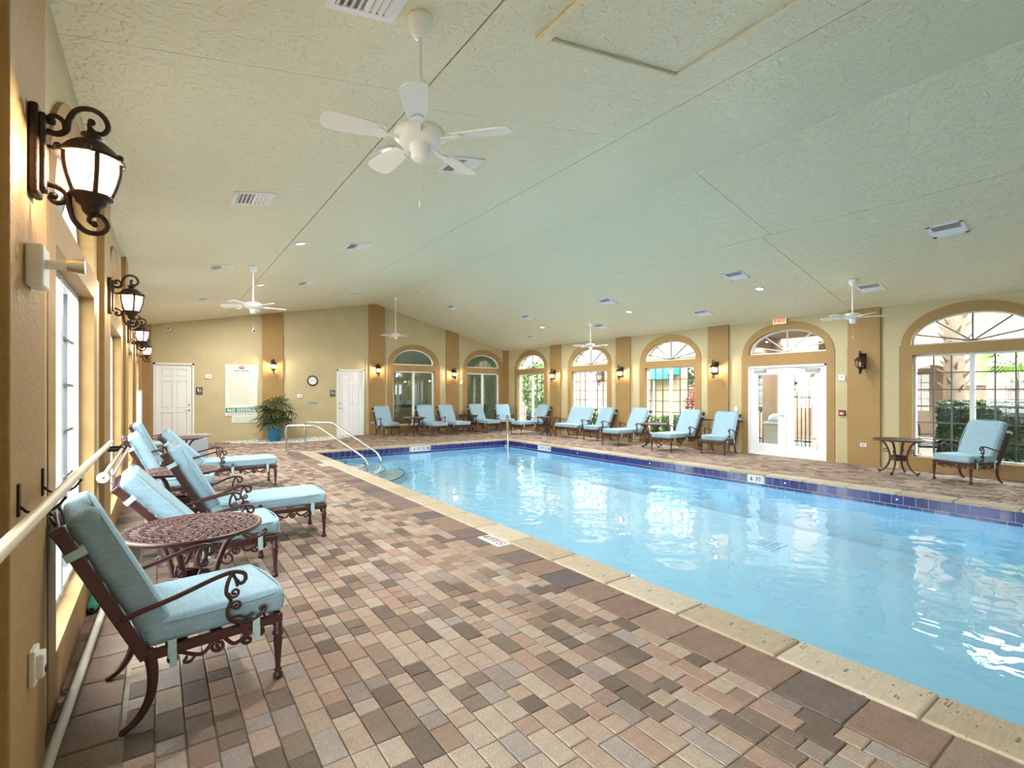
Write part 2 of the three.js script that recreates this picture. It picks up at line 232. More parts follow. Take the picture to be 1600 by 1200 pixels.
// floor: bed, pavers, border stones, coping
const floor = structGroup('floor');
part('paving_bed', extr(withHoles(rect(XL - 0.2, ZB - 0.2, XR + 0.2, ZF + 0.2), [rect(PX0, PZ0, PX1, PZ1)]), 0.06).rotateX(-PI / 2).translate(0, -0.07, 0), M.mortar, floor);
const BED = { x: 3.55, z: 18.35, r: 2.18 };
{
  const tones = ['#b39c89', '#bba898', '#ae9080', '#8b7668', '#756459', '#9b8a81', '#a89a93', '#9d8374', '#806e62', '#b8a091'];
  const weight = [3, 3, 2, 2, 2, 1.5, 1.5, 2, 1.5, 2], wsum = weight.reduce((a, b) => a + b);
  const pick = () => { let t = rnd() * wsum; for (let i = 0; i < weight.length; i++) { t -= weight[i]; if (t <= 0) return i; } return 0; };
  const block = (w, l, x = 0, y = 0, z = 0, c = null, tilt = 0) => {   // chamfered slab, top at y
    const a = w / 2, b = l / 2, e = 0.005, h = 0.045, f = 0.004, t = [[-a + e, -b + e], [a - e, -b + e], [a - e, b - e], [-a + e, b - e]], m = [[-a, -b], [a, -b], [a, b], [-a, b]], P = [];
    const q = (p0, p1, p2, p3) => P.push(...p0, ...p1, ...p2, ...p0, ...p2, ...p3), at = ([u, v], yy) => [x + u, y + yy + tilt * u, z + v];
    q(at(t[3], 0), at(t[2], 0), at(t[1], 0), at(t[0], 0));
    for (let i = 0; i < 4; i++) { const j = (i + 1) % 4; q(at(t[i], 0), at(t[j], 0), at(m[j], -f), at(m[i], -f)); q(at(m[i], -f), at(m[j], -f), at(m[j], -h), at(m[i], -h)); }
    const g = new THREE.BufferGeometry(); g.setAttribute('position', new THREE.Float32BufferAttribute(P, 3)); g.computeVertexNormals();
    if (c) { const col = new Float32Array(P.length); for (let i = 0; i < P.length; i += 3) { col[i] = c.r; col[i + 1] = c.g; col[i + 2] = c.b; } g.setAttribute('color', new THREE.BufferAttribute(col, 3)); }
    return g;
  };
  const list = [];
  const rows = (x0, x1, n, spans) => { const w = (x1 - x0) / n; for (let i = 0; i < n; i++) for (const [a, b] of spans) { let z = a - rnd() * 0.1; z = a; while (z < b - 0.02) { const t = rnd(); let l = t < 0.34 ? w : t < 0.72 ? w * 1.5 : w * 2; if (b - z - l < 0.06) l = b - z; const zc = z + l / 2, xc = x0 + (i + 0.5) * w; if (Math.hypot(xc - BED.x, zc - BED.z) > BED.r) list.push({ x: xc, z: zc, w: w - 0.005, l: l - 0.005, k: pick(), y: rr(-0.0012, 0.0012) }); z += l; } } };
  const inner = [[ZB, PZ0 - COPE], [PZ1 + COPE, ZF]];
  rows(-0.13, 2.6, 24, [[ZB, ZF]]); rows(2.6, PX1 + COPE, 61, inner); rows(PX1 + COPE, XR, 23, [[ZB, ZF]]);
  const th = 35.228 * PI / 180;
  for (const p of list) { const d = p.x * Math.sin(th) + p.z * Math.cos(th), u = p.x * Math.cos(th) - p.z * Math.sin(th); p.size = d > 0.8 && Math.abs(u / d) < 1.0 && 1.55 / d < 0.76 ? p.w * p.l / (d * d * d) : 0; }
  list.sort((a, b) => b.size - a.size);
  const mats = tones.map((c) => std(c, { roughness: 0.85, map: stoneTint, bumpMap: stoneBump, bumpScale: 0.0022 })), shared = {};
  list.slice(0, 290).forEach((p) => {
    const key = `${p.w.toFixed(3)}_${p.l.toFixed(3)}`; shared[key] ??= merged(block(p.w, p.l));
    const m = new THREE.Mesh(shared[key], mats[p.k]); m.name = 'paver'; m.position.set(p.x, p.y, -p.z); m.rotation.y = rnd() < 0.5 ? PI : 0; floor.add(m);
  });
  const rest = part('paver_field', list.slice(290).map((p) => block(p.w, p.l, p.x, p.y, -p.z, new THREE.Color(tones[p.k]))), std('#ffffff', { roughness: 0.85, map: stoneTint, bumpMap: stoneBump, bumpScale: 0.0022, vertexColors: true }), floor);
  rest.userData = { kind: 'stuff', label: 'smaller brown and tan pavers farther away' };
  // border stones beside the coping and along the left wall
  const bm = ['#6b6062', '#8f7468', '#7a6a66', '#967c6c', '#84706a', '#a08878'].map((c) => std(c, { roughness: 0.85, map: stoneTint, bumpMap: stoneBump, bumpScale: 0.003 }));
  const put = (name, geo, mat, x, z, turn = 0) => { const m = new THREE.Mesh(geo, mat); m.name = name; m.position.set(x, 0, -z); m.rotation.y = turn; floor.add(m); };
  const s1 = merged(block(0.325, 0.316)), s2 = merged(block(0.265, 0.30));
  for (let z = PZ0; z < PZ1 + COPE - 0.2; z += 0.3265) put('border_paver', s1, bm[Math.floor(rnd() * 6)], 2.77, z + 0.163);
  for (let z = ZB; z < ZF - 0.2; z += 0.311) put('border_paver', s2, bm[1 + Math.floor(rnd() * 5)], -0.285, z + 0.155);
  // coping stones with a rounded nose
  const cl = (l) => merged(rbox(COPE + 0.02, 0.052, l - 0.008, 0.016, 0, -0.022, 0, 0, 0, 3)), nL = 23, lL = (PZ1 + COPE - (PZ0 - COPE)) / nL, cg = cl(lL);
  const cm = ['#c9bca8', '#bdae99', '#cfc5b5'].map((c) => std(c, { roughness: 0.62, map: travTint, bumpMap: travBump, bumpScale: 0.002 }));
  for (let i = 0; i < nL; i++) { const z = PZ0 - COPE + (i + 0.5) * lL; put('coping_stone', cg, cm[Math.floor(rnd() * 3)], PX0 - COPE / 2 + 0.008, z); put('coping_stone', cg, cm[Math.floor(rnd() * 3)], PX1 + COPE / 2 - 0.008, z, PI); }
  const nF = 9, lF = (PX1 - PX0 - 0.04) / nF, cf = cl(lF);
  for (let i = 0; i < nF; i++) { const x = PX0 + 0.02 + (i + 0.5) * lF; put('coping_stone', cf, cm[Math.floor(rnd() * 3)], x, PZ1 + COPE / 2 - 0.008, PI / 2); put('coping_stone', cf, cm[Math.floor(rnd() * 3)], x, PZ0 - COPE / 2 + 0.008, PI / 2); }
}

// ------------------------------------------------------------------ pool
const pool = structGroup('pool_basin');
{
  const dF = -0.74, dN = -0.88, t = 0.15;
  const slope = new THREE.Shape(); slope.moveTo(-PZ1, dF); slope.lineTo(-PZ0, dN); slope.lineTo(-PZ0, dN - 0.2); slope.lineTo(-PZ1, dF - 0.2); slope.closePath();
  part('pool_floor', extr(slope, PX1 - PX0 + 0.3).rotateY(-PI / 2).translate(PX1 + 0.15, 0, 0), M.plaster, pool);
  const W = (x0, x1, z0, z1) => box(x1 - x0, 1.42, z1 - z0, (x0 + x1) / 2, -0.055 - 0.71, -(z0 + z1) / 2);
  part('pool_wall', [W(PX0 - t, PX0, PZ0 - t, PZ1 + t)], M.plaster, pool); part('pool_wall', [W(PX1, PX1 + t, PZ0 - t, PZ1 + t)], M.plaster, pool);
  part('pool_wall', [W(PX0, PX1, PZ1, PZ1 + t)], M.plaster, pool); part('pool_wall', [W(PX0, PX1, PZ0 - t, PZ0)], M.plaster, pool);
  const cove = (r) => { const s = new THREE.Shape(); s.moveTo(0, 0); s.lineTo(r, 0); s.absarc(r, r, r, -PI / 2, -PI, true); s.closePath(); return s; }, CR = 0.34;   // rounded foot of the walls
  const tilt = Math.atan((dF - dN) / (PZ1 - PZ0));
  for (const [x, m] of [[PX0, 1], [PX1, -1]]) { const s = m > 0 ? cove(CR) : new THREE.Shape(); if (m < 0) { s.moveTo(0, 0); s.lineTo(-CR, 0); s.absarc(-CR, CR, CR, -PI / 2, 0, false); s.closePath(); } part('cove', extr(s, PZ1 - PZ0, 0, 10).translate(0, 0, -(PZ1 - PZ0)).rotateX(tilt).translate(x, dN, -PZ0), M.plaster, pool); }
  part('cove', extr(cove(CR), PX1 - PX0, 0, 10).rotateY(-PI / 2).translate(PX1, dF, -PZ1), M.plaster, pool);
  const band = [[PX0 + 0.004, (PZ0 + PZ1) / 2, 0.008, PZ1 - PZ0], [PX1 - 0.004, (PZ0 + PZ1) / 2, 0.008, PZ1 - PZ0]];
  part('tile_grout', [...band.map(([x, z, w, l]) => box(w, 0.2, l, x, -0.13, -z)), box(PX1 - PX0, 0.2, 0.008, (PX0 + PX1) / 2, -0.13, -PZ1 + 0.004)], M.grout, pool);
  const T = 0.1525, tg = merged(rbox(T - 0.008, T - 0.008, 0.012, 0.003)), tm = [M.tile, M.tileB, M.tileC];
  const tg2 = merged(rbox(T - 0.008, 0.042, 0.012, 0.003));
  const tile = (x, y, z, turn) => { const m = new THREE.Mesh(y < -0.15 ? tg2 : tg, tm[Math.floor(rnd() * 3)]); m.name = 'waterline_tile'; m.position.set(x, y, -z); m.rotation.y = turn; pool.add(m); };
  const mark = [{ side: 'far', a: 5.94, b: 6.55 }, { side: 'right', a: 11.16, b: 11.77 }, { side: 'right', a: 4.94, b: 5.245 }];
  const hit = (side, v) => mark.some((m) => m.side === side && v > m.a && v < m.b);
  for (let r = 0; r < 2; r++) {
    const y = r ? -0.207 : -0.105, n = Math.floor((PX1 - PX0) / T);
    for (let i = 0; i < n; i++) { const x = PX0 + T * (i + 0.5 + 0.24 * (1 - r)); if (x < PX1 - T / 2 && (r || !hit('far', x))) tile(x, y, PZ1 - 0.011, 0); }
    for (let i = 0; i < 88; i++) { const z = PZ1 - T * (i + 0.5 + 0.5 * r); if (r || !hit('right', z)) tile(PX1 - 0.011, y, z, -PI / 2); }
  }
  const leftTiles = [];
  for (let i = 0; i < 98; i++) leftTiles.push(rbox(0.012, T - 0.008, T - 0.008, 0.003, PX0 + 0.011, -0.105, -(PZ1 - T * (i + 0.5)), 0, 0, 1));
  part('tile_row', leftTiles, M.tile, pool).userData = { kind: 'stuff' };
  const marker = (txt, w, x, z, turn) => {
    const g = new THREE.Group(); g.name = 'depth_marker'; g.position.set(x, -0.105, -z); g.rotation.y = turn; g.userData = { label: `white depth tiles reading ${txt}` }; pool.add(g);
    part('marker_tile', rbox(w - 0.006, T - 0.006, 0.012, 0.003), M.white, g);
    const t2 = canvasTex(512, 128, (c) => { c.fillStyle = '#cfd2d6'; c.fillRect(0, 0, 512, 128); c.strokeStyle = '#b9bcc4'; c.lineWidth = 4; const n = Math.round(w / T); for (let i = 1; i < n; i++) { c.beginPath(); c.moveTo(512 * i / n, 0); c.lineTo(512 * i / n, 128); c.stroke(); } c.fillStyle = '#111'; c.textAlign = 'center'; c.textBaseline = 'middle'; c.font = 'bold 100px sans-serif'; const ws = txt.split(' '), at = ws.length === 2 ? [0.26, 0.74] : [0.125, 0.375, 0.625, 0.875]; ws.forEach((s, i) => { c.save(); c.translate(512 * at[i], 66); c.scale((ws.length === 2 ? 1.55 : 0.82), 1); c.fillText(s, 0, 0); c.restore(); }); });
    const f = new THREE.Mesh(new THREE.PlaneGeometry(w - 0.012, T - 0.014), std('#ffffff', { map: t2, roughness: 0.25 })); f.name = 'marker_print'; f.position.z = 0.0075; g.add(f);
  };
  marker('3 FT 3 IN', 0.61, 6.245, PZ1 - 0.012, 0); marker('3 FT 3 IN', 0.61, PX1 - 0.012, 11.465, -PI / 2); marker('4 FT', 0.305, PX1 - 0.012, 5.0925, -PI / 2);
  // return fittings in the tile band
  for (const z of [13.45 - T * 11.5, 13.45 - T * 22.5, 13.45 - T * 38.5, 13.45 - T * 58.5, 13.45 - T * 69.5]) part('return_fitting', [cyl(0.016, 0.016, 0.012, 14, 0, 0, 0, PI / 2).rotateY(PI / 2).translate(PX1 - 0.022, -0.1, -z)], M.plastic, pool);
  // corner steps
  const q = (r) => { const s = new THREE.Shape(); s.moveTo(0, 0); s.lineTo(r, 0); s.absarc(0, 0, r, 0, PI / 2, false); s.closePath(); return s; };
  [[2.3, -0.62], [1.8, -0.51], [1.3, -0.4], [0.8, -0.3]].forEach(([r, y]) => {
    const st = part('pool_step', extr(q(r), 0.22, 0, 24).rotateX(PI / 2).rotateY(0).translate(PX0, y, -PZ1), M.stepPlaster, pool);
    part('step_edge', tor(r - 0.02, 0.022, 0, 0, 0, PI / 2, 0, 5, 30, PI / 2).translate(PX0, y + 0.002, -PZ1), M.tile, st);
  });
  const drain = part('main_drain', [rbox(0.5, 0.02, 0.5, 0.01, 7.7, -0.825, -4.1), ...Array.from({ length: 6 }, (_, i) => box(0.42, 0.012, 0.02, 7.7, -0.812, -3.93 - i * 0.068))], M.plaster, pool);
}
{
  const g = new THREE.PlaneGeometry(PX1 - PX0 - 0.002, PZ1 - PZ0 - 0.002, 1, 1).rotateX(-PI / 2).translate((PX0 + PX1) / 2, WATER, -(PZ0 + PZ1) / 2);
  const w = part('pool_water', merged(g), M.water, scene); w.userData = { kind: 'stuff', label: 'rippled clear blue pool water', category: 'water' };
}
// deck markers set in the border course
function deckMarker(label, z) {
  const g = thing('deck_depth_marker', label, 'marker', [2.845, 0.003, -z]);
  part('marker_tile', rbox(0.155, 0.012, 0.40, 0.004), M.white, g);
  const t = canvasTex(640, 256, (c) => { c.fillStyle = '#cdcfd2'; c.fillRect(0, 0, 640, 256); c.strokeStyle = '#c3c6cc'; c.lineWidth = 4; c.beginPath(); c.moveTo(420, 0); c.lineTo(420, 256); c.stroke(); c.fillStyle = '#050507'; c.font = 'bold 215px sans-serif'; c.textBaseline = 'middle'; c.textAlign = 'center'; c.fillText('4', 90, 136); c.fillText('FT', 300, 136); c.strokeStyle = '#8f2040'; c.lineWidth = 18; c.beginPath(); c.arc(530, 128, 78, 0, 7); c.stroke(); c.beginPath(); c.moveTo(476, 74); c.lineTo(584, 182); c.stroke(); c.strokeStyle = '#222'; c.lineWidth = 9; c.beginPath(); c.moveTo(500, 150); c.lineTo(560, 118); c.stroke(); });
  const f = new THREE.Mesh(new THREE.PlaneGeometry(0.39, 0.148).rotateX(-PI / 2).rotateY(-PI / 2), std('#ffffff', { map: t, roughness: 0.35 })); f.name = 'marker_print'; f.position.y = 0.0068; g.add(f);
}
deckMarker('white 4 FT deck tile with no-diving symbol beside the near coping', 4.35); deckMarker('white depth tile in the deck near the pool steps', 10.95);

// ------------------------------------------------------------------ windows
const G = {};
function buildWindow(name, pos, turn, w = WH, cols = 3, rows = 6, slider = false) {
  const g = structGroup(name, pos, turn), z = -0.11, H = w.top - w.sill, hw = w.half, f = slider ? 0.055 : 0.035, mid = slider ? 0.075 : 0.07;
  const fm = slider ? M.white : M.frame;
  part('window_frame', [box(f, H, 0.09, -hw + f / 2, w.sill + H / 2, z), box(f, H, 0.09, hw - f / 2, w.sill + H / 2, z), box(2 * hw, f, 0.09, 0, w.sill + f / 2, z), box(2 * hw, f, 0.09, 0, w.top - f / 2, z)], fm, g);
  part('mullion', rbox(mid, H, 0.1, 0.006, 0, w.sill + H / 2, z + 0.004), fm, g);
  const x0 = -hw + f, sw = (2 * hw - 2 * f - mid) / 2, y0 = w.sill + f, sh = H - 2 * f, pw = sw / cols, ph = sh / rows, glass = slider ? M.tinted : M.glass;
  const key = `p${pw.toFixed(3)}${ph.toFixed(3)}`; G[key] ??= new THREE.PlaneGeometry(pw, ph); G['v' + key] ??= merged(box(0.021, sh, 0.024)); G['h' + key] ??= merged(box(sw, 0.021, 0.024));
  for (const s of [0, 1]) {
    const xs = s ? mid / 2 : x0;
    for (let i = 0; i < cols; i++) for (let j = 0; j < rows; j++) { const p = new THREE.Mesh(G[key], glass); p.name = 'pane'; p.position.set(xs + (i + 0.5) * pw, y0 + (j + 0.5) * ph, z); g.add(p); }
    for (let i = 1; i < cols; i++) { const m = new THREE.Mesh(G['v' + key], M.muntin); m.name = 'muntin'; m.position.set(xs + i * pw, y0 + sh / 2, z); g.add(m); }
    for (let j = 1; j < rows; j++) { const m = new THREE.Mesh(G['h' + key], M.muntin); m.name = 'muntin'; m.position.set(xs + sw / 2, y0 + j * ph, z); g.add(m); }
  }
  fanlight(g, w, z, fm, glass, slider ? 0.05 : 0.03, slider ? 0 : 1, M.muntin);
  return g;
}
function fanlight(g, w, z, fm, glass, f, spokes, sm) {
  const b = w.ft - w.fs, outer = [[-w.fa, w.fb], [w.fa, w.fb], ...ell(0, w.fs, w.fa, b)], innr = [[-w.fa + f, w.fb + f], [w.fa - f, w.fb + f], ...ell(0, w.fs + 0.005, w.fa - f, b - f)];
  part('fanlight_frame', extr(withHoles(outer, [innr]), 0.08).translate(0, 0, z - 0.04), fm, g);
  const edge = (t) => [(w.fa - f * 0.6) * Math.cos(t), w.fs + (b - f * 0.6) * Math.sin(t)], hub = [0, w.fb + f];
  if (!spokes) { const p = new THREE.Mesh(new THREE.ShapeGeometry(poly(innr)), glass); p.name = 'pane'; p.position.z = z; g.add(p); return; }
  const angs = [0, 0.10, 0.29, 0.5, 0.71, 0.90, 1].map((t) => t * PI);
  for (let i = 0; i < 6; i++) {
    const pts = [hub]; if (i === 0) pts.push([w.fa - f * 0.6, w.fb + f]); for (let k = 0; k <= 6; k++) pts.push(edge(angs[i] + (angs[i + 1] - angs[i]) * k / 6)); if (i === 5) pts.push([-w.fa + f * 0.6, w.fb + f]);
    const p = new THREE.Mesh(new THREE.ShapeGeometry(poly(pts)), glass); p.name = 'pane'; p.position.z = z; g.add(p);
  }
  for (let i = 1; i < 6; i++) { const e = edge(angs[i]), dx = e[0] - hub[0], dy = e[1] - hub[1], l = Math.hypot(dx, dy); part('muntin', box(l, 0.024, 0.026, 0, 0, 0, 0, 0, Math.atan2(dy, dx)).translate((e[0] + hub[0]) / 2, (e[1] + hub[1]) / 2, z), sm, g); }
}
let wn = 0;
for (const z of BAYR) buildWindow(`window_${++wn}`, [XR, 0, -z], -PI / 2);
for (const z of BAYL) buildWindow(`window_${++wn}`, [XL, 0, -z], PI / 2);
for (const w of SL) buildWindow(`window_${++wn}`, [w.c, 0, -ZF], 0, w, 1, 1, true);

// ------------------------------------------------------------------ doors
function panelDoor(name, x0, x1, top, hingeLeft) {
  const g = structGroup(name, [(x0 + x1) / 2, 0, -ZF]), w = x1 - x0, f = 0.05;
  part('door_frame', [box(f, top, 0.16, -w / 2 + f / 2, top / 2, -0.05), box(f, top, 0.16, w / 2 - f / 2, top / 2, -0.05), box(w, f, 0.16, 0, top - f / 2, -0.05)], M.white, g);
  const dw = w - 2 * f - 0.008, dh = top - f - 0.015, holes = [], pan = [], cw = dw * 0.3;
  for (const [a, b] of [[0.10, 0.40], [0.45, 0.80], [0.85, 0.95]]) for (const s of [-1, 1]) { const cx = s * dw * 0.205; holes.push(rect(cx - cw / 2, dh * a, cx + cw / 2, dh * b)); pan.push(rbox(cw - 0.05, dh * (b - a) - 0.05, 0.016, 0.006, cx, dh * (a + b) / 2 + 0.008, -0.036)); }
  const leaf = part('door_leaf', [extr(withHoles(rect(-dw / 2, 0, dw / 2, dh), holes), 0.022).translate(0, 0.008, -0.042), box(dw, dh, 0.03, 0, dh / 2 + 0.008, -0.059)], M.doorWhite, g);
  for (const p of pan) part('door_panel', p, M.doorWhite, leaf);
  const hs = hingeLeft ? -1 : 1;
  for (const t of [0.12, 0.5, 0.88]) part('hinge', cyl(0.008, 0.008, 0.1, 8, hs * (dw / 2 + 0.002), dh * t, -0.014), M.steel, g);
  const hd = part('door_handle', [cyl(0.03, 0.03, 0.012, 16, 0, 0, 0, PI / 2).translate(-hs * (dw / 2 - 0.07), dh * 0.43, -0.012), ...tube([[-hs * (dw / 2 - 0.07), dh * 0.43, -0.01], [-hs * (dw / 2 - 0.07), dh * 0.43, 0.035], [-hs * (dw / 2 - 0.17), dh * 0.43, 0.04]], 0.009, 10)], M.steel, g);
  part('deadbolt', cyl(0.028, 0.026, 0.025, 16, 0, 0, 0, PI / 2).translate(-hs * (dw / 2 - 0.07), dh * 0.5, -0.01), M.steel, g);
  part('closet_back', box(w + 0.1, top + 0.1, 0.04, 0, top / 2, -0.25), M.dark, g);
}
panelDoor('door_1', D1[0], D1[1], D1[2], true); panelDoor('door_2', D2[0], D2[1], D2[2], false);
{
  const g = structGroup('door_3', [XR, 0, -DOORZ], -PI / 2), f = 0.045, W = 0.91, T = 2.19, z = -0.05;
  part('door_frame', [box(f, T, 0.14, -W + f / 2, T / 2, z), box(f, T, 0.14, W - f / 2, T / 2, z), box(2 * W, f, 0.14, 0, T - f / 2, z), box(2 * W, 0.02, 0.16, 0, 0.01, z)], M.white, g);
  for (const s of [-1, 1]) {
    const lw = W - f - 0.006, cx = s * (lw / 2 + 0.003), y0 = 0.025, h = T - f - 0.03, gx0 = -lw / 2 + 0.19, gx1 = lw / 2 - 0.15, sx = s;
    const hole = rect(-lw / 2 + 0.17, 0.25, lw / 2 - 0.17, h - 0.16);
    const leaf = part('door_leaf', extr(withHoles(rect(-lw / 2, 0, lw / 2, h), [hole]), 0.045, 0.003).translate(cx, y0, z - 0.02), M.doorWhite, g);
    const p = new THREE.Mesh(new THREE.PlaneGeometry(lw - 0.34, h - 0.41), M.glass); p.name = 'pane'; p.position.set(cx, y0 + (0.25 + h - 0.16) / 2, z); leaf.add(p);
    part('glazing_bead', [box(lw - 0.3, 0.022, 0.016, cx, y0 + 0.245, z + 0.032), box(lw - 0.3, 0.022, 0.016, cx, y0 + h - 0.155, z + 0.032), box(0.022, h - 0.4, 0.016, cx - lw / 2 + 0.165, y0 + (0.25 + h - 0.16) / 2, z + 0.032), box(0.022, h - 0.4, 0.016, cx + lw / 2 - 0.165, y0 + (0.25 + h - 0.16) / 2, z + 0.032)], M.doorWhite, leaf);
    part('door_closer', [rbox(0.3, 0.06, 0.06, 0.01, cx + s * 0.18, T - 0.125, z + 0.065), ...tube([[cx + s * 0.08, T - 0.1, z + 0.09], [cx - s * 0.1, T - 0.075, z + 0.17], [cx - s * 0.16, T - 0.05, z + 0.08]], 0.009, 10)], M.grey, leaf);
    if (s < 0) { part('door_handle', [cyl(0.028, 0.028, 0.014, 14, 0, 0, 0, PI / 2).translate(-0.065, 0.98, z + 0.035), ...tube([[-0.065, 0.98, z + 0.035], [-0.065, 0.98, z + 0.08], [-0.18, 0.975, z + 0.085]], 0.01, 8)], M.steel, leaf); part('deadbolt', cyl(0.027, 0.025, 0.024, 14, 0, 0, 0, PI / 2).translate(-0.065, 1.12, z + 0.035), M.steel, leaf); }
    else part('astragal', box(0.03, h, 0.02, 0.0, y0 + h / 2, z + 0.035), M.white, leaf);
  }
  fanlight(g, WH, -0.11, M.white, M.glass, 0.035, 1, M.frame);
}

// ------------------------------------------------------------------ wall lanterns
function makeSconce(name, label, lit, pos, turn, group) {           // origin on the wall at the middle of the backplate, local z into the room
  const g = thing(name, label, 'wall lamp', pos, turn, group), az = 0.17;
  part('backplate', [rbox(0.105, 0.33, 0.03, 0.012, 0, 0, 0.015), rbox(0.075, 0.28, 0.022, 0.008, 0, 0, 0.036)], M.iron, g);
  const up = [[0.045, 0.085], [0.075, 0.083], [0.10, 0.105], [0.108, 0.15], [0.13, 0.19], [0.17, 0.205], [0.205, 0.19], [0.222, 0.15], [0.205, 0.12], [0.18, 0.12], [0.165, 0.14], [0.175, 0.158]];
  part('upper_scroll', [tube(up.map(([z, y]) => [0, y, z]), (t) => 0.0115 - 0.003 * t, 44, 8), tube([[0, 0.10, 0.098], [0, 0.135, 0.09], [0, 0.148, 0.066], [0, 0.135, 0.05], [0, 0.122, 0.056]], 0.009, 20, 7), sph(0.014, 0, 0.124, 0.058), sph(0.013, 0, 0.156, 0.172)], M.iron, g);
  const lo = [[0.045, -0.11], [0.075, -0.115], [0.10, -0.135], [0.108, -0.18], [0.125, -0.235], [0.16, -0.268], [0.205, -0.262], [0.22, -0.23], [0.2, -0.2], [0.172, -0.203], [0.165, -0.225], [0.18, -0.235]];
  part('lower_scroll', [tube(lo.map(([z, y]) => [0, y, z]), (t) => 0.0115 - 0.003 * t, 44, 8), tube([[0, -0.13, 0.1], [0, -0.165, 0.095], [0, -0.175, 0.07], [0, -0.16, 0.054], [0, -0.148, 0.062]], 0.009, 20, 7), sph(0.014, 0, -0.15, 0.063), sph(0.012, 0, -0.234, 0.181)], M.iron, g);
  part('stay', tube([[0, 0.03, 0.045], [0, 0.028, 0.10]], 0.007, 4, 6), M.iron, g);
  const L = (p, s = 24) => lathe(p, s, 0, 0, az);
  part('lantern_roof', [L([[0.004, 0.13], [0.012, 0.125], [0.014, 0.113], [0.03, 0.108], [0.032, 0.1], [0.02, 0.094], [0.022, 0.084], [0.05, 0.075], [0.074, 0.055], [0.094, 0.028], [0.106, 0.018], [0.106, 0.008], [0.084, 0.012], [0.04, 0.05], [0.0, 0.06]]), ...Array.from({ length: 6 }, (_, i) => sph(0.013, 0.104 * Math.cos(i * PI / 3), 0.02, az + 0.104 * Math.sin(i * PI / 3)))], M.iron, g);
  part('lantern_glass', L([[0.086, 0.01], [0.084, -0.03], [0.074, -0.075], [0.056, -0.125]], 30), M.lampGlass, g);
  part('lantern_rib', Array.from({ length: 5 }, (_, i) => { const a = i * PI * 0.4 + 0.35, c = Math.cos(a), s = Math.sin(a); return tube([[0.089, 0.01], [0.087, -0.03], [0.077, -0.075], [0.058, -0.13]].map(([r, y]) => [r * c, y, az + r * s]), 0.0085, 10, 5); }), M.iron, g);
  part('lantern_base', L([[0, -0.12], [0.052, -0.122], [0.066, -0.126], [0.068, -0.136], [0.05, -0.142], [0.046, -0.158], [0.03, -0.172], [0.026, -0.19], [0.012, -0.205], [0.0, -0.208]]), M.iron, g);
  part('candle_tube', cyl(0.016, 0.016, 0.05, 12, 0, -0.1, az), M.plastic, g);
  const bulb = part('bulb', sph(0.026, 0, -0.048, az, 1, 1.5, 1, 14, 10), lit ? bulbGlow : M.plastic, g);
  if (lit) { const p = new THREE.PointLight('#ffe9cf', SCONCE); p.position.set(0, -0.045, az); p.shadow.radius = 1.6; p.castShadow = true; p.name = 'lantern_light'; g.add(p); }
  return g;
}
const lamp0 = makeSconce('wall_lantern', 'large black scrolled wall lantern nearest the camera on the left wall', true, [XL + 0.055, 2.43, -2.5], PI / 2, 'lit wall lanterns');
const lampAt = (label, p, t) => { const c = copyOf(lamp0, 'wall_lantern', label, p, t, 'lit wall lanterns'); return c; };
lampAt('second wall lantern from the camera on the left wall', [XL + 0.055, 2.43, -5.85], PI / 2);
lampAt('third wall lantern from the camera on the left wall', [XL + 0.055, 2.43, -9.2], PI / 2);
lampAt('farthest lit wall lantern on the left wall beside the restroom door', [XL + 0.055, 2.43, -12.55], PI / 2);
lampAt('lit wall lantern above the potted palm on the far wall', [3.0, 2.42, -ZF + 0.058], 0);
lampAt('lit wall lantern on the far wall pilaster right of the second white door', [6.48, 2.38, -ZF + 0.058], 0);
lampAt('lit wall lantern between the two sliding windows of the far wall', [9.59, 2.3, -ZF + 0.058], 0);
lampAt('lit wall lantern on the window wall pilaster nearest the far corner', [XR - 0.055, 2.2, -14.4], -PI / 2);
lampAt('lit wall lantern on the window wall between loveseat window and awning window', [XR - 0.055, 2.19, -11.05], -PI / 2);
lampAt('lit wall lantern on the pilaster just left of the french doors', [XR - 0.055, 2.19, -7.72], -PI / 2);
makeSconce('wall_lantern', 'unlit black wall lantern on the pilaster right of the french doors', false, [XR - 0.055, 2.2, -4.33], -PI / 2);

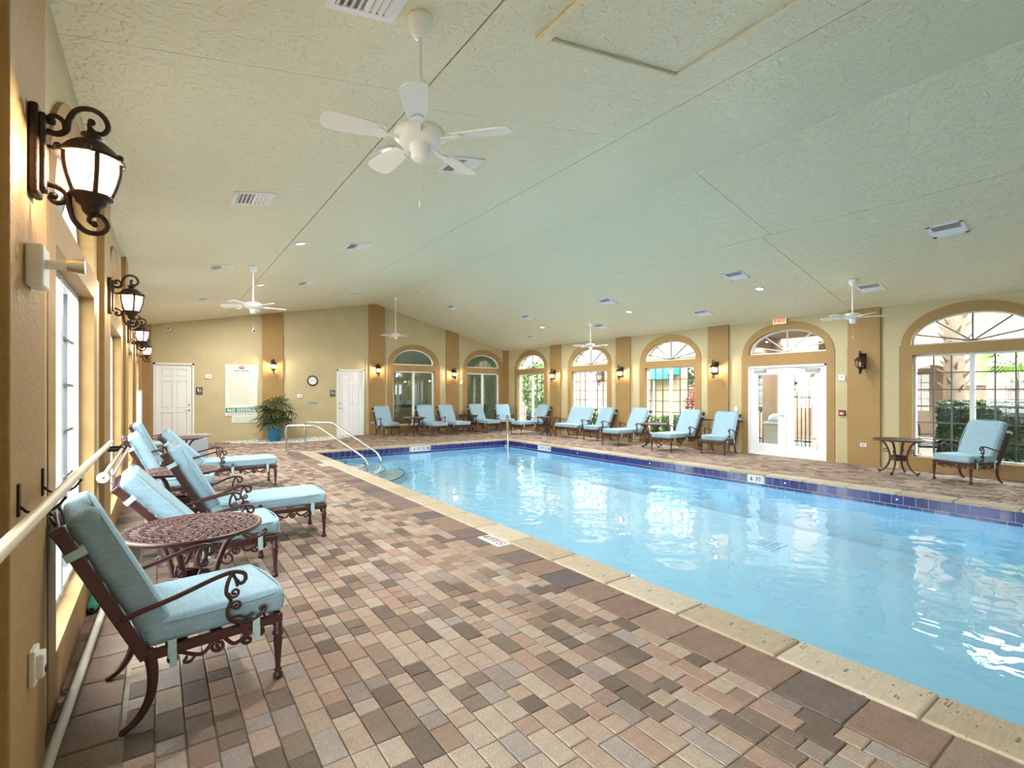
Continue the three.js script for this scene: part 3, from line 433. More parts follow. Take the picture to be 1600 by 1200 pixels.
// ------------------------------------------------------------------ ceiling fans
function makeFan(label, [x, z], rod, phase, R, y = ceilY(x)) {     // hangs from the ceiling at x, z
  const g = thing('ceiling_fan', label, 'ceiling fan', [x, y, -z], 0, 'white five-blade ceiling fans'), h = -rod;
  part('canopy', lathe([[0, 0.03], [0.075, 0.03], [0.078, -0.03], [0.07, -0.05], [0.066, -0.055], [0.062, -0.08], [0.04, -0.115], [0.018, -0.125], [0, -0.125]], 28), M.fan, g);
  part('down_rod', cyl(0.014, 0.014, rod - 0.15, 14, 0, -(rod - 0.15) / 2 - 0.1, 0), M.fan, g);
  part('motor_housing', lathe([[0.018, h + 0.06], [0.05, h + 0.055], [0.10, h + 0.045], [0.145, h + 0.02], [0.152, h], [0.15, h - 0.02], [0.125, h - 0.035], [0.12, h - 0.05], [0.09, h - 0.06], [0, h - 0.06]], 36), M.fan, g);
  part('switch_housing', lathe([[0.062, h - 0.06], [0.064, h - 0.085], [0.052, h - 0.095], [0.052, h - 0.13], [0.04, h - 0.15], [0, h - 0.155]], 28), M.fan, g);
  part('housing_ring', tor(0.06, 0.003, 0, h - 0.073, 0, PI / 2), M.dark, g);
  const bl = new THREE.Shape(); bl.moveTo(0.2, -0.045); bl.bezierCurveTo(0.3, -0.06, R - 0.1, -0.075, R - 0.05, -0.07); bl.bezierCurveTo(R + 0.01, -0.06, R + 0.01, 0.06, R - 0.05, 0.07); bl.bezierCurveTo(R - 0.1, 0.075, 0.3, 0.06, 0.2, 0.045); bl.closePath();
  const bg = merged(extr(bl, 0.006, 0.0015, 10).rotateX(-PI / 2).translate(0, -0.003, 0).rotateX(0.22)), ig = merged([rbox(0.12, 0.008, 0.03, 0.003, 0.165, 0, 0), cyl(0.038, 0.038, 0.008, 16, 0.235, 0.0, 0).rotateX(0.22)]);
  for (let i = 0; i < 5; i++) {
    const b = new THREE.Mesh(bg, M.fan); b.name = 'blade'; b.position.y = h - 0.022; b.rotation.y = phase + i * 2 * PI / 5; g.add(b);
    const ir = new THREE.Mesh(ig, M.fan); ir.name = 'blade_iron'; ir.position.y = -0.012; b.add(ir);
  }
  part('pull_chain', [cyl(0.0015, 0.0015, 0.24, 6, 0.0, h - 0.27, 0), cyl(0.006, 0.006, 0.04, 10, 0, h - 0.41, 0)], M.fan, g);
  return g;
}
makeFan('large white ceiling fan nearest the camera, beside the attic hatch', [1.265, 2.74], 0.7, 0.45, 0.56);
makeFan('white ceiling fan over the left lounge chairs near the white doors', [1.36, 9.9], 0.7, 0.1, 0.56);
makeFan('white ceiling fan in front of the near pilaster of the window wall', [10.72, 4.0], 0.68, 0.35, 0.56);
makeFan('white ceiling fan before the arched window behind the loveseat', [10.75, 11.07], 0.68, 0.15, 0.56);
makeFan('white ceiling fan on the longest rod at the roof ridge', [6.5, 16.0], 1.25, 0.3, 0.5);

// ------------------------------------------------------------------ ceiling vents, recessed lights, hatch
function onCeiling(o, x, z) { o.position.set(x, ceilY(x), -z); o.rotation.set(0, 0, x < RX ? Math.atan(KL) : -Math.atan(KR)); return o; }
let vent0;
function vent(label, x, z, w = 0.4, d = 0.42) {
  if (!vent0) {
    vent0 = thing('ceiling_vent', label, 'vent');
    part('vent_frame', [box(w, 0.014, 0.045, 0, -0.007, d / 2 - 0.022), box(w, 0.014, 0.045, 0, -0.007, -d / 2 + 0.022), box(0.045, 0.014, d, w / 2 - 0.022, -0.007, 0), box(0.045, 0.014, d, -w / 2 + 0.022, -0.007, 0)], M.white, vent0);
    part('duct_opening', box(w - 0.06, 0.004, d - 0.06, 0, -0.002, 0), M.bin, vent0);
    for (let i = 0; i < 8; i++) part('louver', box(0.035, 0.004, d - 0.09, -w / 2 + 0.062 + i * (w - 0.124) / 7, -0.01, 0, 0, 0, i < 4 ? 0.62 : -0.62), M.white, vent0);
    vent0.userData.group = 'white ceiling vents'; onCeiling(vent0, x, z); return;
  }
  const c = vent0.clone(); c.name = numbered('ceiling_vent'); c.userData = { label, category: 'vent', group: 'white ceiling vents' }; scene.add(c); onCeiling(c, x, z);
}
vent('white louvred ceiling vent left of the near fan rod', 0.84, 6.16);
vent('white ceiling vent at the top edge left of the fan canopy', 0.93, 2.62);
vent('white ceiling vent left of the second fan over the left chairs', 0.86, 9.89);
vent('farthest white ceiling vent along the left wall', 0.88, 13.47);
vent('white ceiling vent behind the near fan blades', 2.7, 4.81);
vent('white ceiling vent right of the left round disc light', 2.76, 8.54);
vent('white ceiling vent above the far wall clock', 2.75, 12.11);
vent('white ceiling vent on the left slope close to the ridge fan', 4.75, 14.5);
vent('white ceiling vent at the right edge of the picture', 9.54, 2.32);
vent('white ceiling vent up left of the exit sign', 9.64, 5.71);
vent('white ceiling vent above the awning window', 11.2, 7.53);
vent('white ceiling vent beside the rod of the near right fan', 11.16, 3.86);
vent('white ceiling vent upper left of the awning window arch', 9.64, 9.32);
vent('small white ceiling vent above the window with the tree', 9.6, 12.77);
vent('white ceiling vent by the far right fan canopy', 11.09, 11.0);
vent('white ceiling vent right of the ridge fan', 7.94, 14.7);
vent('white ceiling vent nearest the far right corner', 11.16, 14.58);
let can0;
function can(label, x, z, lit = true) {
  const g = new THREE.Group(); g.name = numbered('recessed_light'); g.userData = { label, category: 'light', group: 'round recessed ceiling lights' }; scene.add(g);
  part('trim_ring', lathe([[0.07, 0], [0.1, 0], [0.098, -0.012], [0.072, -0.016], [0.068, -0.004]], 28), M.white, g);
  part('lens', lathe([[0, -0.008], [0.05, -0.008], [0.07, -0.005]], 24), lit ? lensGlow : M.white, g);
  onCeiling(g, x, z); if (!lit) return;
  const s = new THREE.RectAreaLight('#fffaf2', CAN / (0.12 * 0.12 * PI) * PI / 1, 0.12, 0.12); s.position.set(0, -0.02, 0); s.rotation.x = -PI / 2; s.name = 'downlight'; g.add(s);
}
can('round ceiling light beside the near fan hub', 1.8, 4.6); can('round ceiling light by the long ceiling joint past the near fan', 1.8, 8.29); can('round ceiling light near the second fan rod', 1.79, 12.0); can('farthest round ceiling light of the left row', 1.8, 15.65);
can('round ceiling light above the french doors', 10.42, 5.63); can('round ceiling light over the armchair and chaise before the awning window', 10.45, 9.27); can('round ceiling light nearest the window with the tree', 10.5, 13.1); can('round ceiling light by the ridge near the far wall', 6.75, 14.3, false);
{
  const g = thing('attic_hatch', 'framed access hatch in the ceiling at the top of the picture', 'hatch');
  onCeiling(g, 2.8, 1.9); const w = 1.36, d = 1.36;
  part('hatch_frame', [rbox(0.075, 0.04, d + 0.15, 0.008, -w / 2 - 0.037, -0.02, 0), rbox(0.075, 0.04, d + 0.15, 0.008, w / 2 + 0.037, -0.02, 0), rbox(w, 0.04, 0.075, 0.008, 0, -0.02, d / 2 + 0.037), rbox(w, 0.04, 0.075, 0.008, 0, -0.02, -d / 2 - 0.037)], M.ceiling, g);
  part('hatch_panel', box(w - 0.016, 0.016, d - 0.016, 0, -0.008, 0), M.ceiling, g);
}

// ------------------------------------------------------------------ cast furniture
const map2 = (pts, f) => pts.map(([u, v]) => f(u, v));
function apronScrolls(len, f, y = 0.285) {                        // scrollwork hanging under a rail of this length; f(u, v) -> point
  const out = [], n = Math.max(1, Math.round(len / 0.5)), s = len / n;
  for (let i = 0; i < n; i++) {
    const c = -len / 2 + (i + 0.5) * s, k = s / 0.5;
    out.push(tube(map2(spiral(c, y - 0.012, 0.034, 0.006, PI / 2, 1.4, 14), f), 0.0095, 26, 5));
    for (const d of [-1, 1]) {
      out.push(tube(map2([[c + d * 0.03, y + 0.012], [c + d * 0.07 * k, y - 0.026], [c + d * 0.12 * k, y - 0.012], [c + d * 0.16 * k, y + 0.012], ...spiral(c + d * 0.19 * k, y - 0.006, 0.026, 0.006, d > 0 ? PI * 0.7 : PI * 0.3, -d * 1.25, 10)], f), 0.010, 34, 5));
      out.push(tube(map2([[c + d * 0.1 * k, y - 0.02], [c + d * 0.125 * k, y - 0.045], [c + d * 0.15 * k, y - 0.036], [c + d * 0.14 * k, y - 0.022]], f), 0.009, 12, 5));
    }
  }
  return out;
}
const turned = (x, z, h = 0.31) => lathe([[0, 0], [0.02, 0], [0.027, 0.012], [0.024, 0.026], [0.015, 0.036], [0.02, 0.045], [0.013, 0.058], [0.018, 0.15], [0.024, 0.215], [0.018, 0.228], [0.03, 0.242], [0.03, 0.252], [0.022, 0.262], [0.022, h], [0, h]], 14, x, 0, z);
const sabre = (x, z) => tube([[x, 0.34, z], [x, 0.24, z + 0.012], [x, 0.13, z + 0.0], [x, 0.05, z - 0.045], [x, 0.012, z - 0.10]], (t) => 0.026 - 0.010 * t, 18, 7);
function puff(w, h, d, r, amt) {                                   // soft cushion
  const g = new RoundedBoxGeometry(w, h, d, 6, r), p = g.attributes.position;
  for (let i = 0; i < p.count; i++) { const x = p.getX(i) / (w / 2), y = p.getY(i), z = p.getZ(i) / (d / 2); const k = (1 - x * x) * (1 - z * z); p.setY(i, y + Math.sign(y) * amt * Math.max(0, k) * Math.min(1, Math.abs(y) / (h / 2))); }
  g.computeVertexNormals(); return g;
}
const piping = (w, d, y, r) => { const a = w / 2 - 0.012, b = d / 2 - 0.012, k = r; return tube([[-a + k, y, -b], [a - k, y, -b], [a, y, -b + k], [a, y, b - k], [a - k, y, b], [-a + k, y, b], [-a, y, b - k], [-a, y, -b + k]], 0.006, 60, 5, true); };
function armGeo(x, z0, y0) {                                       // arm from the back stile forward, ending in a scroll
  const f = (u, v) => [x, v, u], s = Math.sign(x);
  return [tube(map2([[z0, y0], [z0 + 0.05, y0 + 0.012], [z0 + 0.2, y0 + 0.045], [0.0, 0.625], [0.07, 0.632], [0.115, 0.61], [0.115, 0.575], [0.09, 0.565], [0.08, 0.582]], f), (t) => 0.0135 - 0.003 * t, 44, 7)];
}
function armScroll(x) {
  const f = (u, v) => [x, v, u];
  return [tube(map2([[0.055, 0.628], [0.035, 0.58], [0.03, 0.53], [0.05, 0.49], [0.035, 0.44], [0.045, 0.395], [0.09, 0.365], [0.15, 0.362], [0.2, 0.385], [0.215, 0.41], [0.2, 0.42], [0.19, 0.408]], f), 0.010, 46, 6), tube(map2([[0.06, 0.62], [0.075, 0.585], [0.08, 0.56]], f), 0.009, 8, 6), tube(map2(spiral(0.068, 0.525, 0.026, 0.006, PI, 1.3), f), 0.0075, 24, 5), tube(map2(spiral(0.075, 0.455, 0.028, 0.006, PI, -1.3), f), 0.0075, 24, 5), tube(map2([[0.045, 0.4], [0.09, 0.40], [0.12, 0.385], [0.15, 0.395]], f), 0.007, 12, 5), tube(map2([[0.1, 0.36], [0.1, 0.345]], f), 0.012, 4, 6)];
}
function strap(parent, x, y, z, alongZ = true) { part('strap', [rbox(0.005, 0.085, 0.036, 0.002, x, y, z), rbox(0.005, 0.07, 0.03, 0.002, x + Math.sign(x) * 0.003, y - 0.05, z + 0.004)], M.strap, parent); }
function backOf(g, W, lean, hingeY, hingeZ, len, cushLen) {         // reclined frame with cushion; lean from the vertical
  const inner = new THREE.Object3D(); inner.position.set(0, hingeY, hingeZ); inner.rotation.x = -lean; inner.updateMatrix(); const m = inner.matrix, T = (geo) => [geo].flat(9).map((q) => q.applyMatrix4(m));
  const hw = W / 2;
  for (const s of [-1, 1]) part('back_stile', T([rbox(0.032, len, 0.05, 0.006, s * (hw - 0.01), len / 2, -0.01), rbox(0.04, 0.03, 0.058, 0.008, s * (hw - 0.01), len - 0.012, -0.01)]), M.cast, g);
  part('back_frame', T([rbox(W - 0.04, 0.04, 0.03, 0.008, 0, len - 0.03, -0.012), rbox(W - 0.04, 0.03, 0.025, 0.006, 0, 0.08, -0.012), ...[0.25, 0.45, 0.62].map((t) => rbox(W - 0.04, 0.035, 0.008, 0.003, 0, len * t + 0.05, -0.012)), ...Array.from({ length: 3 }, (_, i) => tube(spiral((i - 1) * W * 0.26, len - 0.005, 0.05, 0.012, 0, 0.5).map(([a, b]) => [a, b, -0.012]), 0.008, 14, 5))]), M.cast, g);
  const c = part('back_cushion', T([puff(W - 0.055, 0.135, cushLen, 0.045, 0.012).rotateX(PI / 2).translate(0, len - cushLen / 2 + 0.012, 0.085), piping(W - 0.055, cushLen, 0.05, 0.04).map((q) => q.rotateX(PI / 2).translate(0, len - cushLen / 2 + 0.012, 0.085))]), M.cushion, g);
  for (const s of [-1, 1]) part('strap', T([rbox(0.05, 0.038, 0.075, 0.004, s * (hw - 0.008), len - 0.13, -0.005)]), M.strap, c);
  return m;
}
function makeArmchair(name, label, W = 0.62, lean = 0.44, group) {  // faces local +z
  const g = thing(name, label, W > 0.9 ? 'loveseat' : 'armchair', [0, 0, 0], 0, group), hw = W / 2;
  part('seat_frame', [rbox(0.034, 0.045, 0.6, 0.006, -hw + 0.012, 0.327, 0), rbox(0.034, 0.045, 0.6, 0.006, hw - 0.012, 0.327, 0), rbox(W, 0.045, 0.034, 0.006, 0, 0.327, 0.29), rbox(W, 0.045, 0.034, 0.006, 0, 0.327, -0.29), ...[-0.15, 0, 0.15].map((z) => box(W - 0.04, 0.012, 0.05, 0, 0.335, z))], M.cast, g);
  part('front_apron', apronScrolls(W - 0.06, (u, v) => [u, v, 0.29]), M.cast, g);
  for (const s of [-1, 1]) {
    part('side_apron', apronScrolls(0.5, (u, v) => [s * (hw - 0.012), v, u]), M.cast, g);
    part('leg', turned(s * (hw - 0.014), 0.285), M.cast, g); part('leg', sabre(s * (hw - 0.014), -0.285), M.cast, g);
    const a = part('arm', armGeo(s * (hw + 0.004), -0.29 - Math.tan(lean) * 0.2, 0.53), M.cast, g); part('arm_scroll', armScroll(s * (hw + 0.004)), M.cast, a);
  }
  backOf(g, W, lean, 0.325, -0.29, 0.72, 0.66);
  const c = part('seat_cushion', [puff(W - 0.04, 0.125, 0.63, 0.04, 0.012).translate(0, 0.412, 0.015), piping(W - 0.04, 0.63, 0.045, 0.04).map((q) => q.translate(0, 0.412, 0.015))], M.cushion, g);
  for (const s of [-1, 1]) for (const z of [0.17, -0.2]) strap(c, s * (hw + 0.007), 0.335, z);
  return g;
}
function makeChaise(name, label, lean = 0.62, group) {              // foot end towards local +z
  const W = 0.64, hw = W / 2, g = thing(name, label, 'chaise lounge', [0, 0, 0], 0, group), z0 = -0.5, z1 = 0.84;
  part('seat_frame', [rbox(0.034, 0.045, z1 - z0, 0.006, -hw + 0.012, 0.327, (z0 + z1) / 2), rbox(0.034, 0.045, z1 - z0, 0.006, hw - 0.012, 0.327, (z0 + z1) / 2), rbox(W, 0.045, 0.034, 0.006, 0, 0.327, z1 - 0.01), rbox(W, 0.045, 0.034, 0.006, 0, 0.327, z0 + 0.01), ...[-0.1, 0.1, 0.3, 0.5, 0.68].map((z) => box(W - 0.04, 0.012, 0.06, 0, 0.335, z))], M.cast, g);
  part('front_apron', apronScrolls(W - 0.06, (u, v) => [u, v, z1 - 0.01]), M.cast, g);
  for (const s of [-1, 1]) {
    part('side_apron', apronScrolls(1.0, (u, v) => [s * (hw - 0.012), v, u + 0.26]), M.cast, g);
    part('leg', turned(s * (hw - 0.014), z1 - 0.02), M.cast, g);
    part('wheel_bracket', tube([[s * (hw - 0.02), 0.33, -0.3], [s * (hw - 0.02), 0.24, -0.33], [s * (hw - 0.02), 0.1, -0.4]], 0.014, 12, 6), M.cast, g);
    const wheel = part('wheel', [tor(0.088, 0.012, 0, 0, 0, 0, PI / 2, 7, 28), cyl(0.02, 0.02, 0.03, 12, 0, 0, 0, 0, PI / 2), ...Array.from({ length: 6 }, (_, i) => box(0.008, 0.08, 0.012, 0, 0.045, 0, i * PI / 3))].map((q) => q.translate(s * (hw + 0.005), 0.1, -0.4)), M.cast, g);
    const a = part('arm', armGeo(s * (hw + 0.004), -0.22 - Math.tan(lean) * 0.2, 0.53), M.cast, g); part('arm_scroll', armScroll(s * (hw + 0.004)), M.cast, a);
  }
  part('axle', cyl(0.009, 0.009, W, 8, 0, 0.1, -0.4, 0, PI / 2), M.cast, g);
  backOf(g, W, lean, 0.325, -0.22, 0.76, 0.7);
  part('back_prop', tube([[0, 0.325, -0.46], [0, 0.5, -0.22 - Math.tan(lean) * 0.2]], 0.01, 4, 6), M.cast, g);
  const c = part('seat_cushion', [puff(W - 0.04, 0.125, 1.08, 0.04, 0.012).translate(0, 0.412, 0.315), piping(W - 0.04, 1.08, 0.045, 0.04).map((q) => q.translate(0, 0.412, 0.315))], M.cushion, g);
  for (const s of [-1, 1]) for (const z of [0.7, 0.2]) strap(c, s * (hw + 0.007), 0.335, z);
  return g;
}
function makeTable(name, label, group) {
  const g = thing(name, label, 'table', [0, 0, 0], 0, group), R = 0.39, y = 0.655;
  part('table_rim', lathe([[R - 0.02, y - 0.02], [R, y - 0.024], [R + 0.012, y - 0.012], [R + 0.01, y + 0.002], [R - 0.004, y + 0.006], [R - 0.022, y + 0.002], [R - 0.02, y - 0.02]], 48), M.cast, g);
  const lat = [tor(0.30, 0.008, 0, y, 0, PI / 2, 0, 5, 48), tor(0.215, 0.008, 0, y, 0, PI / 2, 0, 5, 40), tor(0.13, 0.008, 0, y, 0, PI / 2, 0, 5, 32), tor(0.055, 0.008, 0, y, 0, PI / 2, 0, 5, 20), cyl(0.025, 0.025, 0.012, 14, 0, y, 0)];
  const band = (r0, r1, n, w) => { for (let i = 0; i < n; i++) { const a = i * 2 * PI / n, at = (r, t) => [r * Math.cos(a + t), y, r * Math.sin(a + t)], da = PI / n; lat.push(tube([at(r0, -da * 0.9), at((r0 * 2 + r1) / 3, -da * 0.2), at((r0 + r1 * 2) / 3, da * 0.5), at(r1, da * 0.2)], w, 7, 4), tube([at(r0, da * 0.6), at((r0 + r1) / 2, da * 0.85), at(r1 - 0.01, -da * 0.5)], w * 0.85, 6, 4)); lat.push(sph(w * 1.5, ...at((r0 + r1) / 2, -da * 0.75), 1, 0.5, 1, 6, 4)); } };
  band(0.305, R - 0.018, 34, 0.008); band(0.22, 0.295, 26, 0.0085); band(0.135, 0.21, 18, 0.0085); band(0.06, 0.125, 11, 0.009);
  part('lattice_top', lat, M.cast, g);
  for (let i = 0; i < 4; i++) {
    const a = PI / 4 + i * PI / 2, c = Math.cos(a), s = Math.sin(a), at = ([r, yy]) => [r * c, yy, r * s];
    const leg = part('leg', [tube([[0.345, 0.63], [0.29, 0.625], [0.22, 0.57], [0.165, 0.46], [0.135, 0.35], [0.14, 0.24], [0.185, 0.13], [0.25, 0.055], [0.3, 0.032], [0.325, 0.05]].map(at), (t) => 0.02 - 0.004 * t, 34, 7), sph(0.024, ...at([0.3, 0.024])), sph(0.02, ...at([0.335, 0.632]))], M.cast, g);
    part('leg_scroll', tube(spiral(0.205, 0.44, 0.05, 0.012, PI * 0.9, 1.1).map(at), 0.008, 22, 5), M.cast, leg);
  }
  part('caddy_box', [box(0.2, 0.09, 0.008, 0, 0.3, 0.1), box(0.2, 0.09, 0.008, 0, 0.3, -0.1), box(0.008, 0.09, 0.2, 0.1, 0.3, 0), box(0.008, 0.09, 0.2, -0.1, 0.3, 0), box(0.2, 0.008, 0.2, 0, 0.26, 0), tor(0.14, 0.008, 0, 0.345, 0, PI / 2, 0, 5, 4)], M.cast, g);
  return g;
}
const AG = 'cast armchairs with blue cushions', CG = 'cast chaise lounges with blue cushions', TG = 'round lattice tables';
const at = (o, x, z, t) => { o.position.set(x, 0, -z); o.rotation.y = t; return o; };
const arm0 = at(makeArmchair('armchair', 'large blue-cushioned armchair nearest the camera beside the left wall', 0.62, 0.44, AG), 0.2, 3.2, 1.72);
const chaise0 = at(makeChaise('chaise_lounge', 'nearest blue chaise lounge of the left row, past the first round table', 0.5, CG), 0.62, 5.84, PI / 2);
const table0 = at(makeTable('lattice_table', 'round openwork table nearest the camera between the two left armchairs', TG), 0.19, 3.93, 0.3);
at(makeArmchair('armchair', 'armchair with low laid-back cushion right behind the nearest round table', 0.62, 0.72, AG), 0.5, 4.86, 1.6);
at(makeChaise('chaise_lounge', 'farther blue chaise lounge of the left row, back laid low', 0.75, CG), 0.74, 9.27, PI / 2);
const arm = (label, x, z, t) => copyOf(arm0, 'armchair', label, [x, 0, -z], t, AG), chaise = (label, x, z, t) => copyOf(chaise0, 'chaise_lounge', label, [x, 0, -z], t, CG), table = (label, x, z, t) => copyOf(table0, 'lattice_table', label, [x, 0, -z], t, TG);
table('second round table of the left row, between chaise and armchair', 0.19, 6.86, 0.1);
arm('armchair beyond the second round table of the left row', 0.25, 7.85, 1.62);
arm('armchair with shaded grey-blue back beyond the farther left chaise', 0.2, 10.65, 1.6);
table('farthest round table of the left row, before the restroom door', 0.32, 11.7, 0.2);
arm('farthest armchair of the left row against the left wall', 0.02, 12.95, 1.62);
arm('armchair standing before the far wall at the left sliding window', 6.62, 17.0, 0.1);
table('round table before the left sliding window', 7.3, 16.3, 0.4);
chaise('left chaise lounge before the left sliding window', 8.06, 16.6, 0.0);
chaise('chaise lounge before the far wall pilaster between the sliding windows', 8.95, 16.6, 0.05);
table('round table before the right sliding window', 9.72, 16.7, 0.2);
chaise('chaise lounge before the right sliding window', 10.36, 16.72, 0.04);
arm('armchair in the far right corner facing the pool rail', 11.42, 16.62, -0.3);
chaise('chaise lounge before the window with the tree', 11.5, 14.85, -PI / 2);
table('round table between corner chaise and loveseat', 11.4, 13.85, 0.3);
at(makeArmchair('loveseat', 'wide blue two-seat loveseat before the second window', 1.12, 0.44), 11.55, 12.78, -PI / 2);
arm('armchair right next to the loveseat', 11.5, 11.55, -PI / 2);
chaise('chaise lounge left of the table before the awning window', 11.45, 10.13, -PI / 2);
table('round table before the awning window', 11.35, 9.22, 0.5);
chaise('chaise lounge right of the table before the awning window', 11.5, 8.38, -PI / 2);
arm('armchair nearest the left jamb of the french doors', 11.45, 7.25, -1.45);
table('round table between french doors and the near right armchair', 11.42, 3.5, 0.75);
arm('armchair before the large window at the right edge', 11.45, 2.55, -1.98);

// ------------------------------------------------------------------ pool rails
function rail(label, pts, feet) { const g = thing('pool_handrail', label, 'handrail'); part('rail_tube', pipe(pts, 0.0245, 0.1), M.chrome, g); for (const [x, z] of feet) part('escutcheon', lathe([[0.02, 0.03], [0.05, 0.012], [0.06, 0.0], [0.0, 0.0]], 20, x, 0.004, z), M.chrome, g); }
rail('bent steel handrail nearer the camera at the pool steps', [[2.6, 0, -13.5], [2.6, 0.71, -13.5], [3.18, 0.71, -12.75], [3.86, 0.02, -11.3], [3.92, -0.18, -11.2], [3.86, -0.55, -11.35]], [[2.6, -13.5]]);
rail('bent steel handrail farther from the camera at the pool steps', [[3.2, 0, -14.2], [3.2, 0.74, -14.2], [3.72, 0.74, -13.4], [4.4, 0.04, -11.95], [4.45, -0.18, -11.85], [4.4, -0.52, -11.95]], [[3.2, -14.2]]);
rail('steel grab rail at the far right pool corner', [[9.85, 0, -14.2], [9.8, 0.74, -14.1], [9.62, 0.76, -13.95], [8.95, -0.08, -12.9], [8.9, -0.7, -12.8]], [[9.85, -14.2]]);

// ------------------------------------------------------------------ things on the far wall
const fw = -ZF;
function textPlate(g, name, w, h, z, tx, rough = 0.5) { const m = new THREE.Mesh(new THREE.PlaneGeometry(w, h), std('#ffffff', { map: tx, roughness: rough })); m.name = name; m.position.z = z; g.add(m); return m; }
{
  const g = thing('rules_board', 'tall white pool rules board reading NO DIVING on the far wall', 'sign', [2.11, 0, fw]);
  part('board', rbox(0.9, 1.60, 0.02, 0.004, 0, 1.6, 0.012), M.white, g); part('lower_board', rbox(0.72, 0.22, 0.02, 0.004, 0.09, 0.69, 0.012), M.white, g);
  const t = canvasTex(576, 1024, (c) => {
    c.fillStyle = '#e9ebdf'; c.fillRect(0, 0, 576, 1024); c.fillStyle = '#c2566a'; c.beginPath(); c.ellipse(288, 52, 58, 34, 0, 0, 7); c.fill(); c.strokeStyle = '#f6e6e6'; c.lineWidth = 5; c.beginPath(); c.moveTo(250, 52); c.quadraticCurveTo(288, 34, 326, 52); c.stroke();
    c.fillStyle = '#8d9a90'; c.fillRect(30, 46, 160, 9); c.fillRect(400, 46, 120, 9); c.fillStyle = '#4f9a94'; for (const [x, w] of [[150, 105], [278, 150]]) c.fillRect(x, 104, w, 22);
    c.fillStyle = '#a3aa9d'; const s = seed; seed = 77; for (let y = 150; y < 800; y += 21) { if (y > 470 && y < 610 && y % 3) continue; let x = 40 + (y % 4) * 12; const e = 540 - rnd() * 150; while (x < e) { const w = 12 + rnd() * 46; c.fillRect(x, y, Math.min(w, e - x), 7); x += w + 9; } } seed = s;
    c.strokeStyle = '#b7c4b6'; c.lineWidth = 4; c.strokeRect(18, 18, 540, 840);
    c.fillStyle = '#3f8f8a'; c.fillRect(0, 868, 576, 96); c.fillStyle = '#f4f6f0'; c.font = 'bold 92px sans-serif'; c.textAlign = 'center'; c.textBaseline = 'middle'; c.save(); c.translate(288, 918); c.scale(1.06, 1); c.fillText('NO DIVING', 0, 0); c.restore();
    c.fillStyle = '#9fb0aa'; c.fillRect(30, 984, 500, 8); c.fillRect(30, 1004, 460, 7);
  });
  textPlate(g, 'board_print', 0.88, 1.58, 0.0235, t).position.y = 1.6;
  const t2 = canvasTex(256, 64, (c) => { c.fillStyle = '#e6ebe2'; c.fillRect(0, 0, 256, 64); c.fillStyle = '#a6b7b0'; for (let y = 12; y < 60; y += 14) c.fillRect(14, y, 228 - y, 4); });
  const p2 = textPlate(g, 'lower_print', 0.7, 0.2, 0.0235, t2); p2.position.y = 0.69; p2.position.x = 0.09;
}
{
  const g = thing('wall_clock', 'round white wall clock with black rim on the far wall', 'clock', [4.24, 1.93, fw + 0.002]);
  part('clock_rim', tor(0.155, 0.02, 0, 0, 0.022, 0, 0, 10, 40), M.black, g);
  part('clock_face', cyl(0.15, 0.15, 0.02, 40, 0, 0, 0.012, PI / 2), M.white, g);
  for (let i = 0; i < 12; i++) part('hour_mark', box(0.008, 0.026, 0.002, 0.12 * Math.sin(i * PI / 6), 0.12 * Math.cos(i * PI / 6), 0.0235, 0, 0, -i * PI / 6), M.dark, g);
  part('hour_hand', box(0.009, 0.075, 0.002, -0.035, 0.005, 0.025, 0, 0, 1.45), M.dark, g); part('minute_hand', box(0.006, 0.11, 0.002, 0.05, 0.02, 0.027, 0, 0, -1.2), M.dark, g);
}
function restroomSign(label, x, y) {
  const g = thing('restroom_sign', label, 'sign', [x, y, fw + 0.002]);
  part('sign_plate', rbox(0.17, 0.22, 0.01, 0.006, 0, 0, 0.005), M.dark, g);
  const t = canvasTex(192, 256, (c) => { c.fillStyle = '#3a3440'; c.fillRect(0, 0, 192, 256); c.fillStyle = '#f2f2f4'; c.strokeStyle = '#f2f2f4'; c.beginPath(); c.arc(58, 40, 17, 0, 7); c.fill(); c.beginPath(); c.moveTo(34, 64); c.lineTo(82, 64); c.lineTo(74, 118); c.lineTo(68, 168); c.lineTo(48, 168); c.lineTo(42, 118); c.closePath(); c.fill(); c.beginPath(); c.arc(128, 44, 12, 0, 7); c.fill(); c.lineWidth = 13; c.beginPath(); c.moveTo(126, 60); c.lineTo(130, 104); c.lineTo(158, 106); c.lineTo(170, 148); c.stroke(); c.lineWidth = 10; c.beginPath(); c.arc(130, 132, 34, 0.3, 4.2); c.stroke(); c.fillStyle = '#8d8894'; c.fillRect(24, 200, 144, 16); });
  textPlate(g, 'sign_print', 0.155, 0.205, 0.0108, t);
}
restroomSign('dark restroom sign beside the left white door', 0.98, 1.58); restroomSign('dark restroom sign left of the right white door', 4.91, 1.5);
function wallBox(name, label, category, pos, turn, w, h, d, extra) { const g = thing(name, label, category, pos, turn); part('cover', rbox(w, h, d, 0.006, 0, 0, d / 2), M.plastic, g); extra?.(g); return g; }
const lcd = (w, h, x, y, z) => (g) => part('display', rbox(w, h, 0.003, 0.001, x, y, z), M.grey, g);
wallBox('thermostat', 'white thermostat between left door and rules board', 'thermostat', [1.21, 2.02, fw], 0, 0.16, 0.12, 0.035, lcd(0.07, 0.04, 0, 0.005, 0.036));
wallBox('thermostat', 'white thermostat left of the clock plaque', 'thermostat', [3.83, 1.41, fw], 0, 0.15, 0.12, 0.035, lcd(0.06, 0.04, 0.01, 0, 0.036));
